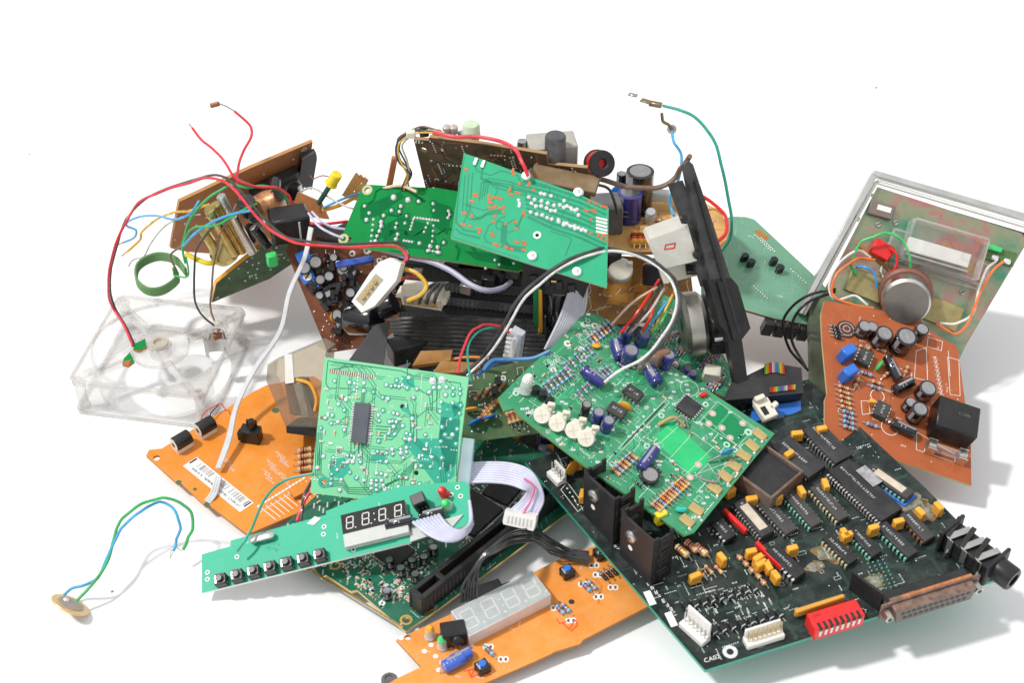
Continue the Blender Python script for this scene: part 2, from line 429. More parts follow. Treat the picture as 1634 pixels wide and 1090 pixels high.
def icfn(L, W, H, n, pin, socket=None, label=None, qfp=False):
    def f():
        b = MB(); p = MB(); z0 = 1.2
        b.box((0, 0, z0 + H / 2), (L, W, H), (IC, IC2, IC3)[n % 3], ch=.35); b.disc((-L / 2 + 1.1, 0), .5, BLK, z0 + H + .01)
        for j in range(int(L / 2.2)): glyph(b, -L / 2 + 2.2 + j * 1.5, -.6, 1.1, LGR, z0 + H + .02)
        if label: b.box((0, 0, z0 + H + .05), (L * .7, W * .6, .12), label, ch=.02)
        for k in range(n):
            x = -L / 2 + (k + .5) * L / n
            for sy in (-1, 1):
                p.box((x, sy * (W / 2 + .35), z0 + H * .45), (L / n * .5, .9, .25), pin, ch=.04)
                p.box((x, sy * (W / 2 + .75), z0 * .5 + .3), (L / n * .45, .22, z0 + H * .4), pin, ch=.04)
        ch = [('pins', p, [])]
        if socket: q = MB(); q.box((0, 0, .5), (L + 2, W + 3, 1.4), socket, ch=.15); ch.append(('socket', q, []))
        return ('chip', b, ch)
    return f
def ic(bd, x, y, L, W, rz, n=8, H=3, pin=None, socket=None, label=None, h=0):
    pin = pin or MET
    return bd.put(('ic', L, W, n, H, pin.name, socket and socket.name, label and label.name), icfn(L, W, H, n, pin, socket, label), x, y, rz, h)
def resfn(L, r, body, bands, up=1.2):
    def f():
        b = MB(); l = MB(); T = Matrix.Translation((-L / 2, 0, up)) @ Matrix.Rotation(R(90), 4, 'Y')
        b.lathe([(r * .5, 0), (r * .95, r * .3), (r, r), (r * .8, r * 1.5), (r * .8, L - r * 1.5), (r, L - r), (r * .95, L - r * .3), (r * .5, L)], body, 10, T)
        for k, c in enumerate(bands):
            z = L * (.2 + .16 * k); b.lathe([(r * .9, z), (r * 1.03, z + .02), (r * 1.03, z + L * .07), (r * .9, z + L * .07 + .02)], c, 10, T)
        l.tube([(-L / 2 - 1.8, 0, -.3), (-L / 2 - 1.6, 0, up), (L / 2 + 1.6, 0, up), (L / 2 + 1.8, 0, -.3)], .25, MET, 5, 3)
        return ('resistor', b, [('lead', l, [])])
    return f
BANDS = {'b': [(RBK, ROR, RBK, ROR), (ROR, RBK, RGD, ROR)], 't': [(ROR, RBK, ROR, RGD), (RBK, ROR, RGD, RGD)], 'o': [(ROR, ROR, RBK, ROR)], 'k': [(LGR,)]}
def res(bd, x, y, rz, kind='b', L=5.5, r=1.1, up=1.2, var=0):
    body = {'b': RBL, 't': RTN, 'o': ORC, 'k': BLK}[kind]; bands = BANDS[kind][var % len(BANDS[kind])]
    o = bd.put(('res', kind, L, r, up, var % len(BANDS[kind])), resfn(L, r, body, bands, up), x, y, rz); return o
def resrow(bd, x0, y0, x1, y1, n, ang, kind='b', L=5.5, r=1.1):
    for k in range(n):
        t = k / max(1, n - 1); kd = kind[k % len(kind)]
        res(bd, lerp(x0, x1, t), lerp(y0, y1, t), ang, kd, L, r, 1.2, k)
def blockcap(bd, x, y, rz=0, w_=5.8, d=3.2, h=6.6, m=None, h0=1.):
    m = m or ORC
    def f():
        b = MB(); b.box((0, 0, h / 2), (w_, d, h), m, ch=.5)
        for s in (-1, 1): b.cyl((s * w_ * .33, 0, -1.5), (s * w_ * .33, 0, .3), .25, MET, 6)
        for j in range(3): b.box((-w_ * .25 + j * w_ * .25, -d / 2 - .01, h * .55), (w_ * .12, .05, h * .3), FRB, ch=.005)
        return ('block_capacitor', b, [])
    return bd.put(('bc', w_, d, h, m.name), f, x, y, rz, h0)
def disccap(bd, x, y, rz=0, r=3.2, m=None, tilt=0, h0=3.5):
    m = m or ORC
    def f():
        b = MB(); T = Matrix.Rotation(R(tilt), 4, 'X') @ Matrix.Translation((0, 1.1, 0)) @ Matrix.Rotation(R(90), 4, 'X')
        b.lathe([(.05, 0), (r * .7, .2), (r, .9), (r, 1.4), (r * .7, 2.0), (.05, 2.2)], m, 16, T)
        for s in (-1, 1): b.tube([(s * r * .5, 0, -r * .7), (s * r * .6, 0, -r), (s * r * .6, 0, -r - 2)], .25, MET, 5, 2)
        return ('disc_capacitor', b, [])
    return bd.put(('dc', r, m.name, tilt), f, x, y, rz, h0)
def to92(bd, x, y, rz=0, h0=1.5):
    def f():
        b = MB(); l = MB()
        pr = [(2.3 * math.cos(a), 2.3 * math.sin(a)) for a in [R(-30 + k * 240 / 8) for k in range(9)]]
        b.extr(pr, 0, 4.6, BLK)
        for k in (-1, 0, 1): l.cyl((k * 1.2, 0, -2), (k * 1.2, 0, .2), .22, MET, 5)
        return ('transistor', b, [('lead', l, [])])
    return bd.put('to92', f, x, y, rz, h0)
def button(bd, x, y, rz=0, cap_m=None, s=6.2):
    cap_m = cap_m or BLK
    def f():
        b = MB(); c = MB(); p = MB()
        b.box((0, 0, 2.3), (s, s, 4.4), BLK, ch=.3)
        p.box((0, 0, 4.55), (s * .8, s * .86, .2), IC2, ch=.05); p.box((-s * .36, 0, 4.7), (s * .12, s * .7, .12), MET, ch=.03)
        for sx in (-1, 1):
            for sy in (-1, 1): p.box((sx * (s / 2 + .2), sy * s * .3, 1.4), (.3, .7, 3.2), STD, ch=.08); b.cyl((sx * s * .38, sy * s * .38, 4.5), (sx * s * .38, sy * s * .38, 5.0), .45, BLK, 8)
        c.cyl((0, 0, 4.6), (0, 0, 6.2), s * .31, cap_m, 14)
        return ('push_button', b, [('button_cap', c, []), ('metal_plate', p, [])])
    return bd.put(('btn', cap_m.name, s), f, x, y, rz)
def led(bd, x, y, rz, m, dome_m, r=2.4, h=6, tilt=0):
    def f():
        b = MB(); T = Matrix.Rotation(R(tilt), 4, 'X')
        b.lathe([(r * 1.15, 0), (r * 1.15, 1), (r, 1.1), (r, h - r), (r * .85, h - r * .5), (r * .5, h - .2), (.03, h)], dome_m, 16, T)
        c = MB(); c.lathe([(r * .86, h * .62), (r * 1.02, h * .66), (r * .98, h - r * .9), (r * .84, h - r * .45), (r * .5, h - .1), (.03, h + .08)], m, 14, T)
        return ('led', b, [('coloured_core', c, [])])
    return bd.put(('led', m.name, r, h, tilt), f, x, y, rz, .5)
def chipR(bd, mb, n, quad=None, ms=None):                # tiny surface mount parts, kept in the board's own mesh
    f = bd.reg(quad)
    for i in range(n):
        p = f()
        if not bd.inside(p, 1.5): continue
        rz = rnd.choice((0, 90)); m = rnd.choice(ms or [BLK, CPB, RTN, LGR])
        mb.box((p[0], p[1], .3), (1.7, 1.0, .6), m, rz, ch=.05)
        dx, dy = (1.0, 0) if rz == 0 else (0, 1.0)
        for s in (-1, 1): mb.box((p[0] + s * dx, p[1] + s * dy, .26), (.55, 1.1, .5), SLD, rz, ch=.1)
def part(bd, name, mb, label=None, ch=()): return emit((name, mb, list(ch)), bd.M, bd.root, label)
def seven(mb, T, w_, h_, t, m, sk=.12):                  # seven segments of one digit
    q = lambda x, y: (x + y * sk, y, 0)
    def seg(a, b):
        a = Vector(a); b = Vector(b); d = (b - a).normalized(); n = Vector((-d.y, d.x, 0)) * t / 2; a = a + d * t * .55; b = b - d * t * .55
        mb.add([a - d * t * .4, a - n, b - n, b + d * t * .4, b + n, a + n], [(0, 1, 2, 3, 4, 5)], m, False, T)
    a, b, c, d, e, f = q(-w_, -h_), q(w_, -h_), q(-w_, 0), q(w_, 0), q(-w_, h_), q(w_, h_)
    for s, g in ((a, b), (c, d), (e, f), (a, c), (c, e), (b, d), (d, f)): seg(s, g)
# ------------------------------------------------------------ ground
g = MB(); g.add([(-4000, -4000, 0), (4000, -4000, 0), (4000, 4000, 0), (-4000, 4000, 0)], [(0, 1, 2, 3)], PAPER)
top(emit(('ground', g, []), Matrix(), None), None, None, kind='structure')
for (x, y, r_) in ((1398, 140, 1.1), (47, 246, .7), (179, 945, .9)):
    b = MB(); b.box((0, 0, r_ * .4), (r_ * 1.6, r_, r_ * .8), FRB, 30)
    top(emit(('plastic_crumb', b, []), T3(P(x, y)), None), {1398: 'tiny dark crumb alone on the white sheet at the upper right', 47: 'tiny speck on the white sheet at the far left', 179: 'reddish crumb on the sheet just right of the brass piezo disc'}[x], 'crumb', 'crumbs on the white sheet')

# ============================================================ A: big black board
MA = mat('mask_black', (.010, .018, .016), .33, var=.4, dust=.4, scale=60, dcol=(.15, .175, .16))
MAT_ = mat('mask_dark_trace', (.03, .07, .055), .35, dust=.25, dcol=(.22, .24, .2))
EDG = mat('edge_sea_green', (.02, .36, .24), .4)
A = Board('circuit_board', 'large black circuit board full of chips with green edges, lower right', 'circuit board', [(1125, 1070, 22), (1612, 918, 30), (838, 737, 34)])
def decoA(m):
    A.traces(m, MAT_, 170, .3, bundle=3, step=(5, 18), pads=MAT_)
    A.dots(m, SLD, 260, (.22, .4), ring=MAT_, rows=.5)
    A.silk(m, 190, w_=.15, kinds='tttl', sc=.8); A.silk(m, 40, w_=.13, kinds='r', sc=.8)
    A.silk(m, 60, [(1060, 880), (1240, 960), (1240, 1000), (1100, 1000)], kinds='ttl')
    m.text('CA02', A.uv(1136, 1052), 3.4, SILK, 0)
    m.disc(A.uv(1165, 1041), 3.6, SLD, .1, 20, 1.7); m.disc(A.uv(1165, 1041), 1.7, BLK, .11, 16)
    # printed frame of an unfitted part near the left corner
    q = [A.uv(*c) for c in ((905, 770), (895, 782), (922, 817), (933, 808))]; m.pline(q, .3, SILK, .1, True)
    for k in range(5): m.disc((lerp(A.uv(905, 780)[0], A.uv(922, 806)[0], k / 4), lerp(A.uv(905, 780)[1], A.uv(922, 806)[1], k / 4)), .5, SILK, .1, 8)
    for c in ((1037, 955), (1071, 989)):
        u, v = A.uv(*c); m.add([(u - 1.8, v - 4.2, .1), (u + 1.8, v - 4.2, .1), (u + 1.8, v + 4.2, .1), (u - 1.8, v + 4.2, .1)], [(0, 1, 2, 3)], SILK)
    for k in range(26):
        t = k / 26; x = lerp(945, 1100, t); y = lerp(833, 1010, t); u, v = A.uv(x, y)
        if rnd.random() < .8: glyph(m, u, v, 1.8, SILK, .1)
    for k in range(3):                                   # flux and corrosion stains
        pass
A.sub([(1125, 1070), (1612, 918), (1478, 780), (1290, 605), (1000, 690), (905, 716), (838, 737)], MA, EDG, EDG, 2.2, deco=decoA)
STN = mat('white_residue', (.22, .215, .17), .85, var=.7, scale=260, bump=.6); STY = mat('yellow_residue', (.20, .13, .05), .7, var=.7, scale=220, bump=.4)
for cx, cy, rx, ry in ((1328, 880, 9, 7), (1452, 803, 9, 6), (1475, 818, 8, 6), (1395, 928, 5, 4), (1300, 905, 5, 3)):
    b = MB(); u, v = A.uv(cx, cy); 
    for q_, (sc_, mm_) in enumerate(((1.25, STY), (1, STN))):
        f1, f2 = rnd.uniform(0, 6), rnd.uniform(0, 6); pts = [(u + rx * sc_ * (.8 + .13 * math.sin(3 * a + f1) + .09 * math.sin(7 * a + f2)) * math.cos(a), v + ry * sc_ * (.8 + .13 * math.sin(3 * a + f1) + .09 * math.sin(7 * a + f2)) * math.sin(a)) for a in [k * math.pi / 24 for k in range(48)]]
        b.extr(pts, .05, .12 + .02 * q_, mm_)
    part(A, 'residue_stain', b)
aV = A.ang(1165, 800, 1222, 855)                          # chips run this way
TP = mat('corroded_pins', (.25, .62, .50), .5, .3); YP = mat('yellowed_pins', (.72, .66, .42), .5, .4)
LBL = mat('worn_label', (.60, .52, .42), .7, var=.25)
def icpx(x0, y0, x1, y1, W, n, H=3, pin=None, socket=None, label=None):
    a, b = A.uv(x0, y0), A.uv(x1, y1); L = math.hypot(a[0] - b[0], a[1] - b[1])
    ic(A, (x0 + x1) / 2, (y0 + y1) / 2, L, W, A.ang(x0, y0, x1, y1), n, H, pin, socket, label)
icpx(1178, 808, 1224, 862, 8, 12, 4, None, BLK, LBL)
icpx(1215, 805, 1262, 856, 7.5, 10)
icpx(1256, 793, 1302, 845, 7, 10, pin=TP)
icpx(1298, 782, 1345, 835, 7, 10, pin=YP)
icpx(1335, 752, 1420, 832, 15, 20, 4.5, None, BLK)
icpx(1243, 712, 1302, 762, 13, 12, 3.6)
icpx(1292, 688, 1345, 742, 12, 12, 4)
icpx(1140, 838, 1166, 866, 7, 5)
icpx(1318, 863, 1360, 904, 6.6, 8, pin=YP)
icpx(1358, 850, 1398, 892, 6.8, 8, pin=TP)
icpx(1403, 843, 1455, 893, 7, 9, pin=TP)
icpx(1442, 825, 1482, 868, 7, 7, pin=CPB)
icpx(1228, 882, 1276, 928, 7.5, 8, 4)
icpx(1385, 755, 1450, 800, 7, 10, 4, TP, BLU, LBL)
icpx(1200, 720, 1226, 745, 7, 6)
WND = mat('foil_window', (.42, .42, .44), .35, .6, var=.4, scale=250)
b = MB(); u, v = A.uv(1384, 772); b.box((u, v, 6.2), (13, 6.5, .25), WND, A.ang(1335, 752, 1420, 832), .05); part(A, 'window_label', b)
for i, (x, y) in enumerate(((1270, 704), (1309, 697), (1257, 738), (1315, 784), (1277, 796), (1238, 807), (1198, 808), (1164, 795), (1150, 903), (1346, 863), (1431, 845), (1391, 856), (1349, 866), (1465, 830), (1494, 822), (1108, 931), (1197, 893), (1208, 904), (1224, 915), (1236, 931), (1262, 889), (1213, 911))):
    blockcap(A, x, y, (0, 0, 10, 90, 90)[i % 5] + rnd.uniform(-14, 14), 5.6 if i % 3 else 6.2, 3.2, 6.2 + (i % 3) * .5)
def sipfn(L, H, m, n):
    def f():
        b = MB(); b.box((0, 0, H / 2), (L, 2.4, H), m, ch=.5); p = MB()
        for k in range(n): p.cyl((-L / 2 + (k + .5) * L / n, 0, -1.5), (-L / 2 + (k + .5) * L / n, 0, .2), .25, MET, 5)
        return ('resistor_network', b, [('pins', p, [])])
    return f
A.put('sipred', sipfn(17, 3.6, RED, 8), 1172, 838, aV, 1.2); A.put('sipred2', sipfn(19, 3.6, RED, 8), 1226, 893, aV, 1.2)
A.put('sipor', sipfn(26, 4.6, mat('ochre_body', (.68, .34, .05), .45), 9), 1306, 974, A.ang(1270, 985, 1342, 962), 1.4)
def dipsw():
    b = MB(); c = MB(); b.box((0, 0, 4.5), (26, 10, 9), RED, ch=.5)
    for k in range(8):
        x = -10.2 + k * 2.9; b.box((x, -3.4, 8.2), (1.5, 4, 1.8), BLK2, ch=.05); c.box((x, -4.7, 6.4), (1.3, 1.6, 2.2), WHT, ch=.15); c.box((x, -5.1, 4.2), (1.1, .3, 2.6), WHT, ch=.05)
    b.text('ON', (-9, 2.4), 2.4, BLK, 0, 9.03)
    return ('dip_switch', b, [('switch_levers', c, [])])
A.put('dip', dipsw, 1330, 998, A.ang(1290, 1012, 1366, 988))
def header(n, pitch=2.6, plates=True, pm=None, wall=9.):
    def f():
        b = MB(); p = MB(); L = n * pitch
        b.box((0, 0, 1.8), (L, 6, 3.6), WHT, ch=.3); b.box((0, 2.4, wall / 2 + .5), (L * .95, 1.3, wall), WHT, ch=.3)
        for k in range(n):
            x = -L / 2 + (k + .5) * pitch
            p.box((x, -.3, 6), (.6, .6, 10), pm or MET, ch=.08); b.box((x + pitch / 2, 1.5, 3.8), (.25, 2.2, 2.5), LGR, ch=.05)
        return ('connector', b, [('pin_row', p, [])])
    return f
A.put('hdr1', header(6, wall=13), 1108, 1012, A.ang(1090, 990, 1132, 1028))
A.put('hdr2', header(8, 2.4, pm=GLD), 1218, 1022, A.ang(1190, 1034, 1248, 1016))
b = A.put('hdr3', header(4, 2.4), 888, 765, aV)
disccap(A, 915, 757, 20, 5, ORC, 0, 6); blockcap(A, 929, 800, 60, 6, 2.8, 6); blockcap(A, 1052, 857, 10, 6, 4, 7.5, YEL, 12)
blockcap(A, 925, 748, 80, 5, 2.8, 6)
for k, (x, y) in enumerate(((1103, 878), (1088, 886), (1118, 884))): res(A, x, y, aV + 5, 't', 8.5, 1.9, 3.2, k)
res(A, 1118, 917, aV, 'o', 5, 1.1); res(A, 1131, 912, aV, 't', 6, 1.1); res(A, 1147, 912, aV, 't', 5.5, 1.1)
for x, y in ((1180, 893), (1190, 903), (1199, 913), (1210, 923), (1218, 933)): res(A, x, y, aV, 't', 3, 1.4, 1.4)
def diode():
    b = MB(); b.box((0, 0, 1.4), (4.8, 2.3, 2.4), BLK, ch=.4); b.box((1.3, 0, 1.4), (.6, 2.36, 2.46), LGR, ch=.1)
    l = MB(); l.tube([(-4, 0, -.3), (-3.8, 0, 1.2), (3.8, 0, 1.2), (4, 0, -.3)], .3, MET, 5, 3)
    return ('diode', b, [('lead', l, [])])
for k in range(9): A.put('diode', diode, lerp(1095, 1202, k / 8), lerp(972, 943, k / 8), aV)
for k in range(8): A.put('diode', diode, lerp(1138, 1243, k / 7), lerp(1012, 984, k / 7), aV)
def heatsink():                                          # web along x, two slotted flanges towards +y
    b = MB(); s = MB(); t = 1.4; H = 36; W = 24
    b.extr([(-W / 2, 0), (W / 2, 0), (W / 2, H), (W / 2 - 4, H - 1), (-W / 2 + 3, H - 3), (-W / 2, H)], -t, 0, BLK2)
    for i in range(len(b.v)): x, y, z = b.v[i]; b.v[i] = (x, z, y)
    b.f = [f[::-1] for f in b.f]
    for sx in (-1, 1):
        for k in range(4): b.box((sx * (W / 2 - .7), 5.9, 4 + k * 8.7), (1.4, 11.6, 6.4), BLK2, ch=.25); b.box((sx * (W / 2 - .2), 6.2, 4 + k * 8.7), (2.2, 6, 5), BLK2, ch=.25)
        for yy in (1.4, 10.6): b.box((sx * (W / 2 - .7), yy, H / 2), (1.36, 2.4, H - 1), BLK2, ch=.2)
    M = Matrix.Translation((-4, -1.4, 23)) @ Matrix.Rotation(R(90), 4, 'X')
    s.lathe([(3.6, 0), (3.4, .9), (2.4, 1.7), (.05, 2)], STL, 18, M); s.box((0, 0, 2), (3.6, .5, .2), BLK, T=M @ Matrix.Rotation(R(30), 4, 'Z'), ch=.02)
    s2 = MB(); s2.cyl((-4, -1.45, 14), (-4, -1.6, 14), 1.6, PAPER, 14)
    tr = MB(); tr.box((-2, 3, 10), (10, 4.5, 15), BLK, ch=.4)
    return ('heat_sink', b, [('screw', s, []), ('hole', s2, []), ('power_transistor', tr, [])])
hz = A.ang(930, 815, 983, 870)
A.put('hs', heatsink, 957, 843, hz); A.put('hs', heatsink, 1016, 908, hz)
# brown open shell relay
def shell():
    b = MB(); i = MB()
    BR = mat('brown_bakelite', (.13, .075, .05), .5, dust=.4)
    for sx, sy, dx, dy in ((0, -1, 26, 1.6), (0, 1, 26, 1.6), (-1, 0, 1.6, 22.8), (1, 0, 1.6, 22.8)): b.box((sx * 12.2, sy * 12.2, 6), (dx if sy else 1.6, dy if sx == 0 else 22.8, 12), BR, ch=.3)
    i.box((0, 0, 5), (22.8, 22.8, 9.5), BLK2, ch=.3)
    return ('relay', b, [('fill', i, [])])
A.put('shell', shell, 1222, 775, aV + 8)
# 25 way socket on the board's front edge
def db25():
    RST = mat('rusty_metal', (.24, .16, .13), .5, .6, var=.5, scale=350, bump=.5)
    ORS = mat('rust_orange', (.50, .18, .06), .6, .2, var=.4, scale=300)
    b = MB(); f = MB(); h = MB(); n = MB()
    b.box((0, 3.5, 4.5), (46, 8, 8), BLK2, ch=.5); b.box((4, .4, 10.2), (38, 2.6, 1.6), ORS, ch=.2); b.box((-14, .6, 9.5), (14, 3, 2.6), RST, ch=.2)
    f.box((0, -.8, 6), (53, 1.2, 11.5), RST, ch=.3)
    q = [(-20, 1.7), (20, 1.7), (21.5, 10.3), (-21.5, 10.3)]
    h.extr([(x, y) for x, y in q], 0, 5, mat('socket_grey', (.17, .135, .125), .5, dust=.3), RST)
    for i in range(len(h.v)): x, y, z = h.v[i]; h.v[i] = (x, -1.4 - z, y)
    pn = MB()
    for r_, (k, y) in enumerate(((13, 8), (12, 4.2))):
        for j in range(k): x = (j - (k - 1) / 2) * 2.9; pn.cyl((x, -6.38, y), (x, -6.6, y), 1.1, BLK, 10)
    for sx in (1,): n.cyl((sx * 24, -1.4, 6), (sx * 24, -6.5, 6), 2.4, STL, 6, smooth=False); n.cyl((sx * 24, -6.4, 6), (sx * 24, -6.7, 6), 1.2, BLK, 10)
    n2 = MB(); n2.cyl((-24, -1.4, 6), (-24, -6.5, 6), 2.4, STL, 6, smooth=False); n2.cyl((-24, -6.4, 6), (-24, -6.7, 6), 1.2, BLK, 10)
    return ('socket', b, [('flange', f, []), ('socket_insert', h, []), ('pin_holes', pn, []), ('hex_nut', n, []), ('hex_nut', n2, [])])
A.put('db25', db25, 1478, 962, A.ang(1410, 990, 1555, 944))
b = MB(); u, v = A.uv(1385, 968); b.box((u, v + 4, 7), (1.4, 18, 14), BLK2, 25, .2); part(A, 'bracket', b)
# audio jack
def jack():
    b = MB(); n = MB(); c = MB()
    b.box((0, 0, 6), (13, 27, 10.5), BLK2, ch=.8); b.box((0, 14, 7.5), (17.5, 2, 15), BLK2, ch=.5); b.box((0, -13.5, 8), (18, 2, 15), BLK2, ch=.6)
    for k in range(3): c.box((-1, -8 + k * 8.5, 13), (13.5, 3.4, .8), STL, -18, .1); b.box((0, -4 + k * 8.5, 13.2), (14, 2.6, 1.6), BLK2, 12, .2); c.box((-7.3, -8 + k * 8.5, 8), (.5, 3, 10), STL, 0, .1)
    n.lathe([(6.3, 0), (6.3, 9), (5.6, 10), (3.6, 10), (3.4, 2)], BLK, 22, Matrix.Translation((0, -14.2, 8)) @ Matrix.Rotation(R(90), 4, 'X'))
    n.cyl((0, -14.4, 8), (0, -17, 8), 3.5, mat('bore', (.003, .003, .003), .9), 16)
    for k in (-1, 1): c.tube([(-7.5, k * 9, 5), (-9.5, k * 9, 3), (-9.5, k * 9, -.5)], .6, MET, 5, 2)
    return ('audio_jack', b, [('nose', n, []), ('contacts', c, [])])
A.put('jack', jack, 1548, 893, A.ang(1508, 862, 1590, 925) + 90)
cap(A, 1105, 752, 4, 5, KSL); 
for i in range(26):
    u = rnd.choice((0, 1)); x, y = ((rnd.uniform(1280, 1460), rnd.uniform(880, 960)) if u else (rnd.uniform(1060, 1130), rnd.uniform(890, 960)))
# rows of unfilled plated holes
b = MB()
for i in range(4):
    for j in range(8): p = A.uv(1385 + i * 8 + j * 3, 900 + j * 6 - i * 2); b.dome(p, .5, TP, .9, 6)
    
part(A, 'header_pins', b)

# ============================================================ B: orange board with the grey display (front)
MO = mat('orange_board', (.76, .27, .045), .45, var=.14, scale=22, dust=.3, dcol=(.9, .6, .35), bump=.1)
EO = mat('orange_edge', (.42, .17, .04), .6)
B = Board('circuit_board', 'orange circuit board with grey four digit display and blue buttons, at the bottom edge', 'circuit board', [(632, 1022, 9), (884, 1060, 8), (960, 868, 13)])
dB = B.ang(632, 1022, 845, 917)                           # long axis
def decoB(m):
    B.traces(m, mat('orange_track_pale', (.70, .22, .035), .48), 8, .8, segs=(1, 2), bundle=2, h=.02)
    for (x, y, sx) in ((930, 890, 1), (893, 978, 1), (937, 940, 1), (960, 925, 1), (785, 1040, 1)):
        for k in range(4):
            a, b_ = B.uv(x + (k % 2) * 8 - 10, y - 8 + (k // 2) * 2), B.uv(x + (k % 2) * 8 + 14, y + 12 + (k // 2) * 2)
            m.disc(a, 1.5, SILK, .08 + k * .004, 10); m.disc(b_, 1.5, SILK, .08 + k * .004, 10); m.disc(a, .7, CPB, .1, 8); m.disc(b_, .7, CPB, .1, 8)
    for x, y in ((677, 1040), (688, 1030), (695, 1048), (705, 1058), (700, 1070), (640, 1019), (752, 1030), (760, 1018)): m.disc(B.uv(x, y), 1.3, SILK, .08, 10)
    m.disc(B.uv(912, 961), 1.5, RBK, .12, 12); B.silk(m, 26, w_=.2, kinds='tt')
    rp_ = mat('red_pen', (.85, .06, .03), .6)
    m.pline([B.uv(*q) for q in ((748, 1072), (752, 1082), (770, 1074), (783, 1078))], .7, rp_, .13)
    m.pline([B.uv(*q) for q in ((740, 1072), (757, 1068), (752, 1080))], .6, rp_, .14)
    m.pline([B.uv(*q) for q in ((898, 995), (908, 1005), (918, 990), (922, 998), (911, 1008))], .6, rp_, .13)
    m.pline([B.uv(*q) for q in ((888, 988), (893, 996), (905, 992))], .5, rp_, .13)
B.sub([(632, 1022), (716, 982), (845, 917), (900, 889), (960, 868), (1010, 868), (1060, 950), (1034, 968), (980, 996), (930, 1022), (926, 1028), (884, 1041), (880, 1044), (840, 1062), (775, 1090), (690, 1130), (560, 1130), (632, 1084), (672, 1065)], MO, EO, EO, 1.6, [(651, 1018, 1.6)], decoB)
def disp4(face, body, lit, w_=50, d=19, h=8, dark=False):
    def f():
        b = MB(); s = MB(); b.box((0, 0, h / 2), (w_, d, h), body, ch=.3); b.box((0, 0, h + .06), (w_ - 1, d - 1, .2), face, ch=.04)
        for k in range(4):
            T = Matrix.Translation((-w_ * .375 + k * w_ * .25 - .6, 0, h + .2)); seven(s, T, w_ * .07, d * .30, w_ * .017, lit); s.disc((-w_ * .375 + k * w_ * .25 + w_ * .1, -d * .32), .7, lit, h + .2)
        for y in (-2, 2): s.disc((0, y), .6, lit, h + .2)
        return ('digit_display', b, [('segments', s, [])])
    return f
DG = mat('display_grey', (.40, .44, .45), .45, dust=.2); PKW = mat('display_body', (.72, .64, .61), .45, dust=.2)
B.put('disp_grey', disp4(DG, PKW, mat('unlit_segment', (.60, .58, .52), .5), 47, 17.5, 8.5), 800, 979, B.ang(735, 975, 845, 920), label='grey display whose four digits are unlit')
for x, y in ((905, 918), (770, 1070)): button(B, x, y, dB, BLU)
button(B, 958, 888, dB, BLK)
def irrx():
    b = MB(); b.box((0, 0, 5), (12, 9, 10), BLK, ch=.5); b.lathe([(3.2, 0), (3, 1.6), (1.8, 2.6), (.05, 3)], BLK, 14, Matrix.Translation((1, -4.4, 6)) @ Matrix.Rotation(R(90), 4, 'X'))
    for k in range(3): b.cyl((-2 + k * 2.2, -6, -.5), (-2 + k * 2.2, -5, 2), .3, MET, 5)
    return ('infrared_receiver', b, [])
B.put('ir', irrx, 724, 1022, dB - 20)
led(B, 686, 1018, 0, ORC, LEDC, 2.4, 8); led(B, 706, 1034, 0, GRN, LEDC, 2.4, 8)
cap(B, 724, 1064, 3.3, 11, BRB, dB, True); cap(B, 736, 1054, 3.0, 10.5, BRB, dB, True)
for x, y, n in ((785, 1042, 1), (898, 976, 2), (940, 940, 2)):
    for k in range(n): res(B, x + k * 9 - 4, y - k * 3, B.ang(x - 10, y - 10, x + 10, y + 10), 'b', 6, 1.2, 1.3, k)
for k in range(3): res(B, 963 + k * 8, 922 - k * 4, B.ang(955, 910, 975, 930), 'k', 5, 1.2)

# ============================================================ C: dark green plug-in card
MG = mat('mask_green_dark', (.012, .13, .075), .3, var=.3, scale=50, dust=.12, coat=.3)
MGT = mat('mask_green_dark_trace', (.02, .22, .12), .3)
C_ = Board('circuit_board', 'dark green plug-in computer card with gold edge, under the button strip', 'circuit board', [(647, 1008, 9), (910, 800, 13), (491, 911, 11)])
def decoC(m):
    C_.traces(m, MGT, 150, .3, bundle=4, step=(4, 14), pads=SLD)
    C_.dots(m, SLD, 140, (.2, .4), rows=.4); C_.silk(m, 160, w_=.18, kinds='rttc', sc=.8)
    chipR(C_, m, 150, [(520, 890), (700, 880), (690, 960), (600, 960)]); chipR(C_, m, 150, [(740, 770), (860, 770), (800, 860), (740, 870)], [BLK, SLD, CPB])
    chipR(C_, m, 70)
    for k in range(46):
        p = C_.uv(lerp(500, 640, k / 45), lerp(913, 1000, k / 45)); m.box((p[0], p[1], .08), (1.0, 2.2, .1), GLD, 0, .01)
    for x, y, r_ in ((535, 903, 1.8), (648, 990, 2)): m.disc(C_.uv(x, y), r_ + 1.2, GLD, .12, 14, r_)
C_.sub([(647, 1008), (700, 972), (910, 815), (900, 740), (740, 660), (560, 740), (440, 850), (491, 911), (500, 905), (512, 922), (520, 918), (560, 944), (570, 942)], MG, GLD, MG, 1.7, [(648, 990, 2)], decoC)
for x, y in ((622, 905), (640, 918), (658, 905), (663, 928), (677, 900), (618, 955), (692, 885)): cap(C_, x, y, 2.5, 6, KSL)
def qfpf(s, n):
    def f():
        b = MB(); p = MB(); b.box((0, 0, 1.3), (s, s, 2.2), IC, ch=.3)
        for k in range(n):
            for q in range(4): p.box(((k + .5) * s / n - s / 2, s / 2 + .7, .6), (s / n * .5, 1.4, .5), MET, T=Matrix.Rotation(R(90 * q), 4, 'Z'), ch=.03)
        return ('chip', b, [('pins', p, [])])
    return f
C_.put('qfp1', qfpf(16, 14), 802, 785, 12); C_.put('qfp2', qfpf(24, 18), 752, 820, 5); C_.put('qfp3', qfpf(15, 12), 630, 885, 5)
